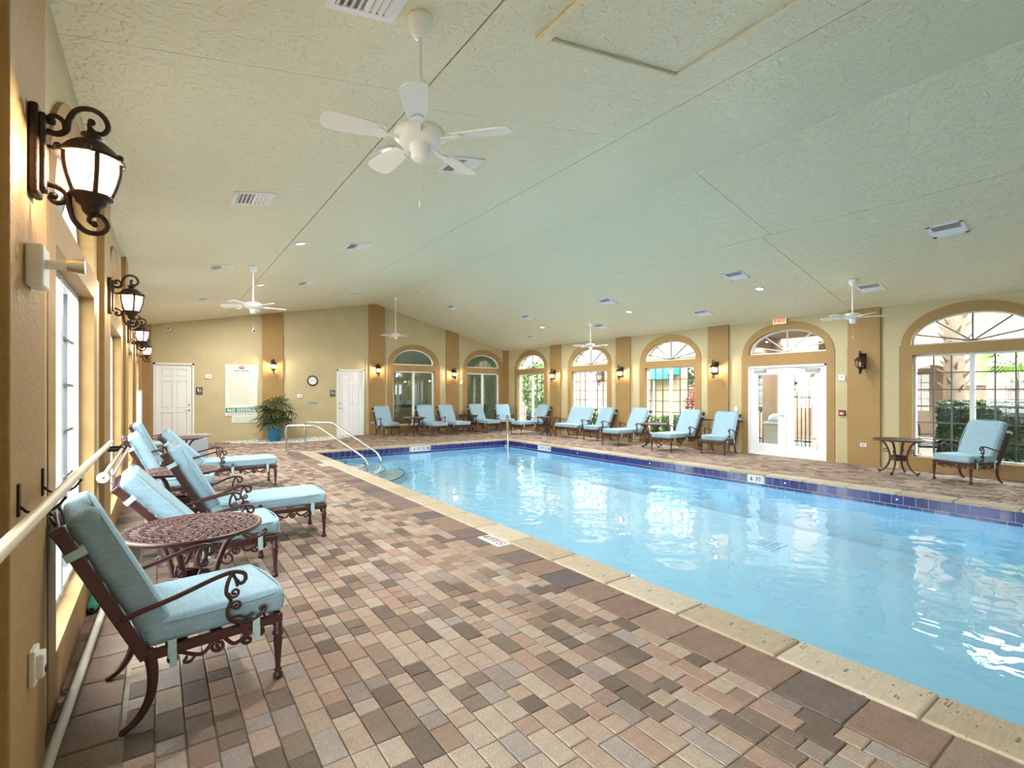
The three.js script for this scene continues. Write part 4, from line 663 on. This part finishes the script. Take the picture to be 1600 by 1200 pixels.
{ const g = thing('wall_plaque', 'small grey lettered plaque under the clock', 'plaque', [4.25, 1.18, fw]); part('plaque_plate', rbox(0.33, 0.1, 0.012, 0.004, 0, 0, 0.006), M.grey, g); for (let i = 0; i < 7; i++) part('raised_bar', rbox(0.018, 0.06, 0.004, 0.001, -0.126 + i * 0.042, 0, 0.013), M.bin, g); }
wallBox('wall_outlet', 'white outlet low on the far wall pilaster', 'outlet', [6.31, 0.44, fw + 0.055], 0, 0.12, 0.075, 0.02, (g) => part('socket', rbox(0.07, 0.035, 0.004, 0.002, 0, 0, 0.021), M.grey, g));
wallBox('strobe_alarm', 'small white strobe left of the right sliding window', 'alarm', [9.99, 1.92, fw + 0.02], 0, 0.1, 0.12, 0.04, (g) => part('strobe_lens', rbox(0.05, 0.05, 0.02, 0.006, 0, 0.02, 0.045), M.frame, g));
for (const [x, y, l] of [[0.2, 3.42, 'small dome camera above the left white door'], [2.46, 3.5, 'small dome camera above the rules board']]) { const g = thing('dome_camera', l, 'camera', [x, y, fw]); part('camera_base', cyl(0.06, 0.055, 0.03, 20, 0, 0, 0.015, PI / 2), M.white, g); part('camera_lens', sph(0.03, 0.005, -0.004, 0.034, 1, 1, 0.8), M.black, g); }

// ------------------------------------------------------------------ things on the window wall
{
  const g = thing('exit_sign', 'red lettered EXIT sign above the french doors', 'exit sign', [XR - 0.02, 3.27, -6.08], -PI / 2);
  part('sign_box', rbox(0.34, 0.2, 0.05, 0.01, 0, 0, 0.01), M.peachTrim, g);
  const t = canvasTex(340, 200, (c) => { c.fillStyle = '#f0c9a4'; c.fillRect(0, 0, 340, 200); c.fillStyle = '#ef3a1e'; c.font = 'bold 138px sans-serif'; c.textAlign = 'center'; c.textBaseline = 'middle'; c.fillText('EXIT', 170, 104); });
  const m = new THREE.Mesh(new THREE.PlaneGeometry(0.32, 0.18), new THREE.MeshStandardMaterial({ color: '#ffffff', map: t, emissive: '#ffffff', emissiveMap: t, emissiveIntensity: 0.35 })); m.name = 'sign_face'; m.position.z = 0.0362; g.add(m);
}
wallBox('light_switch', 'white switch plate left of the french doors', 'switch', [XR - 0.02, 1.1, -7.2], -PI / 2, 0.085, 0.12, 0.012, (g) => part('toggle', rbox(0.02, 0.035, 0.014, 0.003, 0, 0, 0.014), M.white, g));
wallBox('thermostat', 'white thermostat right of the french doors', 'thermostat', [XR - 0.02, 1.86, -4.74], -PI / 2, 0.13, 0.12, 0.03, lcd(0.06, 0.035, 0, 0.012, 0.031));
{ const g = thing('fire_pull', 'dark red fire alarm pull station right of the french doors', 'fire alarm', [XR - 0.02, 1.09, -4.74], -PI / 2); part('pull_box', rbox(0.13, 0.13, 0.045, 0.008, 0, 0, 0.022), M.red, g); part('pull_handle', rbox(0.07, 0.035, 0.02, 0.004, 0, -0.01, 0.05), M.plastic, g); }
wallBox('wall_outlet', 'white outlet low on the pilaster right of the french doors', 'outlet', [XR - 0.055, 0.43, -4.33], -PI / 2, 0.12, 0.075, 0.02, (g) => part('socket', rbox(0.07, 0.035, 0.004, 0.002, 0, 0, 0.021), M.grey, g));
{ const g = thing('wall_pole', 'brown pool pole hung on the wall behind the armchair left of the french doors', 'pole'); part('pole_tube', tube([[XR - 0.12, 0.8, -8.5], [XR - 0.12, 0.8, -6.95]], 0.014, 4, 8), M.iron, g); for (const z of [-8.3, -7.1]) part('hook', tube([[XR - 0.02, 0.86, z], [XR - 0.03, 0.79, z], [XR - 0.11, 0.775, z], [XR - 0.15, 0.81, z]], 0.006, 10, 5), M.black, g); }

// ------------------------------------------------------------------ things along the left wall
const px = XL + 0.055;
{
  const g = thing('emergency_light', 'white emergency light below the nearest lantern', 'emergency light', [px, 2.0, -2.46], PI / 2);
  part('housing', rbox(0.13, 0.15, 0.05, 0.01, 0, 0, 0.025), M.plastic, g); part('lamp_arm', tube([[-0.02, 0.01, 0.05], [-0.03, 0.012, 0.12]], 0.018, 4, 10), M.plastic, g); part('lamp_head', [cyl(0.022, 0.03, 0.05, 16, 0, 0, 0, PI / 2).translate(-0.035, 0.012, 0.135)], M.chrome, g);
}
{ const g = thing('outlet_cover', 'white weatherproof outlet cover low on the nearest left pilaster', 'outlet', [px, 0.55, -2.5], PI / 2); part('cover', [rbox(0.085, 0.13, 0.02, 0.006, 0, 0, 0.01), rbox(0.06, 0.09, 0.03, 0.008, 0, 0, 0.026)], M.plastic, g); part('socket', rbox(0.03, 0.02, 0.004, 0.001, 0, -0.02, 0.042), M.dark, g); }
{
  const g = thing('hanging_pole', 'long white pool pole hung level along the left wall', 'pole'); part('pole_tube', [tube([[-0.3, 1.185, -1.0], [-0.3, 1.178, -3.4]], 0.0185, 4, 12), tube([[-0.3, 1.178, -3.38], [-0.3, 1.17, -4.85]], 0.015, 4, 12)], M.poleBeige, g);
  for (const z of [-2.3, -2.72]) part('hook', [rbox(0.006, 0.11, 0.025, 0.002, px + 0.004, 1.19, z), tube([[px + 0.005, 1.17, z], [px + 0.03, 1.145, z], [px + 0.09, 1.15, z - 0.0], [px + 0.12, 1.185, z]], 0.005, 12, 6)], M.iron, g);
}
{
  const g = thing('short_pole', 'shorter metal pool pole with round end clipped to the second left pilaster', 'pole'); part('pole_tube', [tube([[-0.28, 1.03, -3.9], [-0.28, 1.028, -6.0]], 0.015, 4, 10), tube([[-0.245, 1.015, -4.1], [-0.245, 1.013, -6.0]], 0.013, 4, 10)], M.steel, g); part('end_cap', cyl(0.032, 0.032, 0.02, 18, -0.28, 1.03, -3.9, PI / 2), M.poleBeige, g);
  for (const z of [-5.7, -5.95]) part('pole_clip', [rbox(0.09, 0.03, 0.025, 0.006, -0.33, 1.03, z), tor(0.022, 0.006, -0.28, 1.03, z, 0, 0, 5, 14)], M.black, g);
}
single('floor_pole', 'white pole lying on the border pavers along the left wall', 'pole', tube([[-0.39, 0.024, -2.2], [-0.31, 0.024, -5.0]], 0.021, 4, 12), M.pvc);
function noodle(label, a, b, mat) { const g = thing('pool_noodle', label, 'pool noodle'); part('foam', tube([a, [(a[0] + b[0]) / 2, a[1], (a[2] + b[2]) / 2], b], 0.034, 8, 14), mat, g); const d = V(b[0] - a[0], 0, b[2] - a[2]).normalize(); part('hollow_core', cyl(0.011, 0.011, 0.08, 10, 0, 0, 0, PI / 2).rotateY(Math.atan2(d.x, d.z)).translate(a[0], a[1], a[2]), M.dark, g); }
noodle('teal foam noodle end on the floor behind the nearest armchair', [-0.385, 0.04, -4.55], [-0.385, 0.04, -5.5], M.teal); noodle('bright green foam noodle behind the laid-back armchair', [-0.37, 0.04, -5.62], [-0.36, 0.04, -6.7], M.green); noodle('teal foam noodle next to the green one', [-0.285, 0.04, -5.66], [-0.285, 0.04, -6.8], M.teal);
{ const g = thing('grey_wall_panel', 'narrow grey panel on the far end of the left wall', 'panel', [XL + 0.05, 1.15, -14.9], PI / 2); part('panel_board', rbox(0.5, 0.85, 0.1, 0.012, 0, 0, 0), M.grey, g); part('panel_edge', rbox(0.52, 0.03, 0.11, 0.008, 0, 0.43, 0), M.bin, g); }
{ const g = thing('grey_bin', 'pale grey tote behind the farthest left table', 'tote', [0.62, 0, -12.5]); part('bin_body', [rbox(0.46, 0.6, 0.3, 0.03, 0, 0.31, 0)], M.grey, g); part('bin_lid', rbox(0.5, 0.05, 0.34, 0.02, 0, 0.63, 0), M.bin, g); }

// ------------------------------------------------------------------ potted palm in the pebble bed
{
  const geo = new THREE.IcosahedronGeometry(0.03, 1).scale(1, 0.62, 0.85), spots = [];
  for (let i = 0; i < 12000 && spots.length < 2600; i++) { const x = rr(1.2, 6), z = rr(16, ZF); if (Math.hypot(x - BED.x, z - BED.z) < BED.r - 0.03 && z < ZF - 0.02 && !(x > 2.66 && x < 3.35 && z > ZF - 0.09)) spots.push([x, z]); }
  const im = new THREE.InstancedMesh(geo, M.pebble, spots.length), o = new THREE.Object3D(), c = new THREE.Color();
  spots.forEach(([x, z], i) => { o.position.set(x, rr(0.0, 0.022), -z); o.rotation.set(rr(-0.4, 0.4), rr(0, 6), rr(-0.4, 0.4)); o.scale.setScalar(rr(0.55, 1.1)); o.updateMatrix(); im.setMatrixAt(i, o.matrix); im.setColorAt(i, c.setScalar(rr(0.62, 1))); });
  im.name = 'white_pebbles'; im.userData = { kind: 'stuff', label: 'white river pebbles in a curved bed under the palm', category: 'pebbles' }; scene.add(im);
  const g = thing('potted_palm', 'leafy lady palm in a blue glazed pot before the far wall', 'potted plant', [2.92, 0.01, -16.95]);
  part('pot', lathe([[0, 0], [0.17, 0], [0.18, 0.02], [0.235, 0.34], [0.245, 0.40], [0.265, 0.41], [0.268, 0.45], [0.25, 0.455], [0.235, 0.42], [0, 0.42]], 32), M.pot, g);
  part('soil', cyl(0.235, 0.235, 0.02, 24, 0, 0.42, 0), M.soil, g);
  const leaflet = (a, L, dr) => { const s = [], n = 5, w = 0.018; const P = [], dir = [Math.cos(a), Math.sin(a)]; for (let i = 0; i <= n; i++) { const t = i / n, r = 0.02 + L * t, y = -dr * t * t, ww = w * (i === n ? 0.45 : Math.sin(PI * (0.18 + 0.62 * t))); s.push([[dir[0] * r - dir[1] * ww, y, dir[1] * r + dir[0] * ww], [dir[0] * r, y - 0.007, dir[1] * r], [dir[0] * r + dir[1] * ww, y, dir[1] * r - dir[0] * ww]]); } for (let i = 0; i < n; i++) for (let k = 0; k < 2; k++) P.push(...s[i][k], ...s[i + 1][k], ...s[i + 1][k + 1], ...s[i][k], ...s[i + 1][k + 1], ...s[i][k + 1]); const q = new THREE.BufferGeometry(); q.setAttribute('position', new THREE.Float32BufferAttribute(P, 3)); q.computeVertexNormals(); return q; };
  const variants = [0, 1, 2].map((v) => merged(Array.from({ length: 9 + v }, (_, i) => leaflet(-2.0 + 4.0 * i / (8 + v), rr(0.27, 0.36), rr(0.05, 0.15)))));
  for (let i = 0; i < 36; i++) {
    const a = rr(0, 2 * PI), tier = i / 36, h = 0.56 + tier * 0.72 + rr(-0.12, 0.12), r = (0.46 - 0.26 * tier) * rr(0.35, 1.35) + (i % 8 === 0 ? 0.16 : 0);
    const x = r * Math.cos(a), z = r * Math.sin(a) * 0.85;
    const st = part('stem', tube([[x * 0.15, 0.42, z * 0.15], [x * 0.35, 0.42 + (h - 0.42) * 0.65, z * 0.35], [x, h, z]], 0.006, 8, 5), M.stem, g);
    const l = new THREE.Mesh(variants[i % 3], i % 3 ? M.leaf : M.leafB); l.name = 'fan_leaf'; l.position.set(x, h, z); l.rotation.order = 'YXZ'; l.rotation.set(rr(-0.25, 0.25), -a, -rr(-0.2, 1.2) + tier * 0.8); st.add(l);
  }
}

// ------------------------------------------------------------------ outdoors, seen through the windows
{
  const ground = struct('ground_outside', [box(40, 0.1, 60, XR + 20.25, -0.16, -8), box(30, 0.1, 60, XL - 15.25, -0.16, -8)], M.paving);
  const lg = single('planting_strip', 'green lawn strip outside the window wall', 'lawn', box(2.6, 0.02, 9, 16.6, -0.099, -15.4), M.grass); lg.userData.kind = 'stuff';
  const leafQuad = (s) => { const q = new THREE.BufferGeometry(); q.setAttribute('position', new THREE.Float32BufferAttribute([0, 0, 0, s * 0.5, s * 0.1, s * 0.5, 0, s * 0.05, s, 0, 0, 0, 0, s * 0.05, s, -s * 0.5, s * 0.1, s * 0.5], 3)); q.computeVertexNormals(); return uvBox(q); };
  const lq = leafQuad(0.055), lqs = leafQuad(0.09);
  function leaves(g, mat, n, sample, geo = lq) {
    const im = new THREE.InstancedMesh(geo, mat, n), o = new THREE.Object3D(), c = new THREE.Color();
    for (let i = 0; i < n; i++) { const p = sample(); o.position.set(...p); o.rotation.set(rr(0, 6.28), rr(0, 6.28), rr(0, 6.28)); o.scale.setScalar(rr(0.7, 1.5)); o.updateMatrix(); im.setMatrixAt(i, o.matrix); im.setColorAt(i, c.setScalar(rr(0.6, 1.25))); }
    im.name = 'leaves'; im.userData = { kind: 'stuff' }; g.add(im);
  }
  function hedge(label, x0, x1, z0, z1, h, mat, n) {
    const g = thing('hedge', label, 'hedge', [(x0 + x1) / 2, -0.1, -(z0 + z1) / 2]), w = x1 - x0, d = z1 - z0;
    part('hedge_core', rbox(w - 0.06, h - 0.02, d - 0.06, 0.06, 0, h / 2, 0), mat, g);
    leaves(g, mat, n, () => { const t = rnd(); if (t < 0.3) return [rr(-w / 2, w / 2), h + 0.08 + rr(-0.02, 0.03), rr(-d / 2, d / 2)]; if (t < 0.8) return [(t < 0.7 ? -1 : 1) * (w / 2) + rr(-0.03, 0.03), rr(0.02, h + 0.08), rr(-d / 2, d / 2)]; return [rr(-w / 2, w / 2), rr(0.02, h + 0.08), (t < 0.9 ? 1 : -1) * d / 2 + rr(-0.03, 0.03)]; });
  }
  hedge('tall clipped dark green hedge outside the large right window', 13.5, 14.5, -1.6, 3.45, 1.33, M.hedgeLeaf, 16000);
  hedge('low bright green hedge outside the awning window', 13.5, 14.2, 7.9, 10.6, 0.75, M.limeLeaf, 6000);
  hedge('low green hedge outside the loveseat window', 13.5, 14.2, 11.2, 14.3, 0.68, M.limeLeaf, 6000);
  hedge('low green hedge outside the window nearest the corner', 13.5, 14.2, 14.9, 18.0, 0.8, M.limeLeaf, 6000);
  function bush(name, label, x, z, h, r, mat, n, trunk = 0, cat = 'shrub') {
    const g = thing(name, label, cat, [x, -0.1, -z]); part('stem', tube([[0, 0, 0], [0.03, h * 0.4, 0], [0, h * 0.8, 0.02]], (t) => 0.05 - 0.03 * t, 8, 6), M.stem, g);
    leaves(g, mat, n, () => { const a = rr(0, 6.28), b = Math.acos(rr(-1, 1)), q = Math.cbrt(rr(0.25, 1)); return [r * q * Math.sin(b) * Math.cos(a), trunk + (h - trunk) * (0.5 + 0.5 * q * Math.cos(b)), r * q * Math.sin(b) * Math.sin(a)]; }, lqs);
  }
  bush('shrub', 'small bright shrub outside at the left edge of the large right window', 13.35, 3.95, 0.95, 0.22, M.limeLeaf, 500);
  bush('red_shrub', 'red-leaved flowering shrub outside the awning window', 15.6, 10.3, 2.2, 0.75, M.redLeaf, 1500);
  bush('dark_shrub', 'tall dark shrub outside the awning window beside the red one', 16.6, 10.6, 3.1, 1.0, M.hedgeLeaf, 3200, 0.8);
  bush('garden_tree', 'green tree outside the window nearest the corner', 15.8, 20.2, 3.2, 1.0, M.limeLeaf, 3500, 0.7, 'tree');
  bush('fence_shrub', 'dark shrub behind the black fence outside the french doors', 16.2, 8.6, 2.8, 0.9, M.hedgeLeaf, 3200, 1.0);
  // peach courtyard building
  const b = thing('courtyard_building', 'peach stucco building across the courtyard', 'building', [20, 0, 0]);
  part('building_wall', extr(withHoles(rect(-34, -0.1, -9.2, 6.2), [rect(-16.9, 0.0, -15.9, 2.15)]), 0.3).rotateY(-PI / 2), M.peach, b);
  const dr = part('doorway', box(0.05, 2.15, 1.0, 0.12, 1.075, -16.4), M.shade, b); part('door_casing', [box(0.1, 2.25, 0.08, -0.32, 1.12, -15.86), box(0.1, 2.25, 0.08, -0.32, 1.12, -16.94), box(0.1, 0.08, 1.16, -0.32, 2.2, -16.4)], M.white, b);
  part('awning', extr(poly([[0, 0], [0, 0.5], [-0.9, 0.05], [-0.9, -0.2], [-0.86, -0.2], [-0.86, 0.0]]), 3.4).translate(-0.3, 2.35, -17.8), M.awning, b);
  part('string_course', box(0.12, 0.12, 24.8, -0.33, 3.2, -21.6), M.peachTrim, b); part('eave', box(1.2, 0.15, 24.8, -0.4, 6.2, -21.6), M.roof, b);
  const ar = thing('arcade', 'peach arcade with arches outside the large right window', 'arcade', [19, 0, 0]);
  const arch = (c, h, s) => [[c - h, -0.05], [c + h, -0.05], [c + h, s], ...ell(c, s, h, h, 16), [c - h, s]];
  part('arcade_wall', extr(withHoles(rect(-8.9, -0.1, 9, 4.2), [arch(-7.6, 0.75, 1.8), arch(-4.9, 0.6, 1.75), arch(-2.6, 0.75, 1.6), arch(0.2, 0.75, 1.6), arch(3, 0.75, 1.6)]), 0.35).rotateY(-PI / 2), M.peach, ar);
  for (const z of [-6.3, -3.8, -1.2, 1.6]) part('impost', box(0.5, 0.09, 1.1, -0.18, 1.78, z), M.peachTrim, ar);
  part('arcade_back', box(0.2, 4.2, 17.6, 2.4, 2.1, 0.2), M.peach, ar); part('arcade_roof', box(3.6, 0.15, 17.8, 0.9, 4.25, 0.1), M.roof, ar);
  const post = makeSconce('garden_lantern', 'dark wall lantern on the building outside the loveseat window', false, [19.69, 2.45, -19.3], -PI / 2); post.scale.setScalar(2.0);
  // palms
  function palm(label, x, z, h, r, L, nf) {
    const g = thing('fan_palm', label, 'palm tree', [x, -0.1, -z]);
    part('trunk', lathe([[0, 0], [r * 1.1, 0], [r * 0.85, h * 0.3], [r * 0.8, h * 0.6], [r, h * 0.85], [r * 0.7, h], [0, h]], 14), M.palmTrunk, g);
    for (let i = 0; i < Math.round(h * 10); i++) { const a = i * 2.4, y = h * (0.35 + 0.65 * i / (h * 10)); part('leaf_base', tube([[r * 0.7 * Math.cos(a), y, r * 0.7 * Math.sin(a)], [r * 1.35 * Math.cos(a), y + 0.14, r * 1.35 * Math.sin(a)]], (t) => 0.045 - 0.03 * t, 3, 5), M.palmTrunk, g); }
    const blade = (a) => { const P = [], c = Math.cos(a), s = Math.sin(a), w = L * 0.035, q = (t, k) => { const rr2 = L * (0.45 + 0.55 * t); return [c * rr2 - s * w * k * (1 - t), -0.35 * L * t * t, s * rr2 + c * w * k * (1 - t)]; }; for (let i = 0; i < 4; i++) { const t0 = i / 4, t1 = (i + 1) / 4; P.push(...q(t0, -1), ...q(t0, 1), ...q(t1, 1), ...q(t0, -1), ...q(t1, 1), ...q(t1, -1)); } const geo = new THREE.BufferGeometry(); geo.setAttribute('position', new THREE.Float32BufferAttribute(P, 3)); geo.computeVertexNormals(); return geo; };
    const frond = merged([...Array.from({ length: 22 }, (_, i) => blade(-1.15 + 2.3 * i / 21)), box(L * 0.5, 0.02, 0.03, L * 0.25, 0, 0)]);
    for (let i = 0; i < nf; i++) { const f = new THREE.Mesh(frond, M.palmLeaf); f.name = 'frond'; f.position.y = h - 0.05; f.rotation.order = 'YXZ'; f.rotation.set(0, i * 2.4, rr(-0.6, 0.7)); g.add(f); }
  }
  palm('thick rough palm trunk behind the hedge left of the window mullion', 15.3, 3.6, 4.6, 0.24, 0.85, 14);
  palm('slimmer fan palm farther right behind the tall hedge', 17.4, 2.85, 2.5, 0.14, 0.95, 18);
  // porch and fence outside the french doors
  const p = thing('entry_porch', 'peach porch with columns outside the french doors', 'porch', [XR + 0.42, 0, -DOORZ]);
  part('porch_roof', [box(2.4, 0.16, 3.4, 1.2, 3.19, 0), box(2.4, 0.4, 0.2, 1.2, 3.0, 1.6), box(2.4, 0.4, 0.2, 1.2, 3.0, -1.6)], M.peach, p);
  for (const z of [-0.1, 1.5, -1.55]) { const c = part('column', box(0.4, 3.0, 0.4, 2.0, 1.4, z === -0.1 ? -0.02 : z), M.peach, p); part('column_base', [box(0.46, 0.14, 0.46, 2.0, -0.03, z === -0.1 ? -0.02 : z), box(0.46, 0.1, 0.46, 2.0, 2.6, z === -0.1 ? -0.02 : z)], M.peachTrim, c); }
  const fe = thing('iron_fence', 'black picket fence outside the french doors', 'fence', [15.4, -0.1, -8.6]);
  part('fence_rail', [box(0.03, 0.04, 3.6, 0, 1.5, 0), box(0.03, 0.04, 3.6, 0, 0.2, 0)], M.black, fe); const pk = merged(box(0.02, 1.65, 0.02, 0, 0.83, 0));
  for (let i = 0; i < 32; i++) { const m = new THREE.Mesh(pk, M.black); m.name = 'picket'; m.position.z = -1.75 + i * 0.113; fe.add(m); }
  const f2 = copyOf(fe, 'iron_fence', 'black picket fence seen through the right door leaf', [15.9, -0.1, -5.9], 0); f2.scale.z = 0.35;
  const tb = thing('trash_can', 'grey lidded trash can outside the left door leaf', 'trash can', [13.35, -0.1, -6.75]); part('can_body', rbox(0.46, 0.8, 0.46, 0.03, 0, 0.4, 0), M.bin, tb); part('can_lid', [rbox(0.5, 0.06, 0.5, 0.02, 0, 0.83, 0), lathe([[0, 1.08], [0.1, 1.07], [0.19, 1.0], [0.23, 0.85], [0, 0.85]], 20)], M.grey, tb);
  const pc = thing('patio_chair', 'black iron patio chair outside the large right window', 'chair', [14.05, -0.1, -4.12], -0.6);
  part('chair_back', [tube([[-0.25, 0.45, 0], [-0.28, 0.9, -0.05], [0, 1.0, -0.06], [0.28, 0.9, -0.05], [0.25, 0.45, 0]], 0.016, 24, 6), ...[-0.12, 0, 0.12].map((x) => tube([[x, 0.45, 0], [x * 1.2, 0.95, -0.05]], 0.008, 4, 5)), tube([[-0.27, 0.7, -0.02], [0.27, 0.7, -0.02]], 0.008, 4, 5)], M.black, pc); part('seat', box(0.5, 0.03, 0.48, 0, 0.44, 0.24), M.black, pc); for (const [x, z] of [[-0.22, 0.02], [0.22, 0.02], [-0.22, 0.45], [0.22, 0.45]]) part('leg', cyl(0.013, 0.013, 0.44, 6, x, 0.22, z), M.black, pc); for (const x of [-0.27, 0.27]) part('arm', tube([[x, 0.68, 0], [x, 0.68, 0.4], [x * 0.85, 0.44, 0.44]], 0.013, 10, 5), M.black, pc);
  // dim room behind the sliding windows
  const rm = structGroup('wall_adjoining_room', [0, 0, -ZF]);
  part('room_shell', [box(6.6, 0.1, 5, 9.4, -0.11, -2.75), box(6.6, 0.1, 5, 9.4, 3.6, -2.75), box(0.1, 3.7, 5, 6.15, 1.75, -2.75), box(0.1, 3.7, 5, 12.65, 1.75, -2.75), box(6.6, 3.7, 0.1, 9.4, 1.75, -5.2)], M.roomWall, rm);
  const pl = thing('pendant_lamp', 'small bright pendant in the dim room behind the left sliding window', 'lamp', [8.05, 2.45, -ZF - 1.8]); part('cord', cyl(0.006, 0.006, 1.1, 6, 0, 0.6, 0), M.black, pl); part('globe_bulb', sph(0.07, 0, 0, 0, 1, 1, 1, 18, 12), bulbGlow, pl); { const q = new THREE.PointLight('#fff0dc', 9); q.castShadow = true; q.shadow.radius = 3; pl.add(q); }
  const ct = thing('back_room_counter', 'dark counter in the dim room behind the sliding windows', 'counter', [8.2, -0.06, -ZF - 3.2]); part('counter_body', rbox(2.2, 1.0, 0.6, 0.01, 0, 0.5, 0), M.shade, ct); part('counter_top', rbox(2.3, 0.05, 0.7, 0.01, 0, 1.02, 0), M.dark, ct);
}

scene.traverse((o) => { if (o.isMesh) { o.castShadow = true; o.receiveShadow = true; } });
renderer.render(scene, camera);
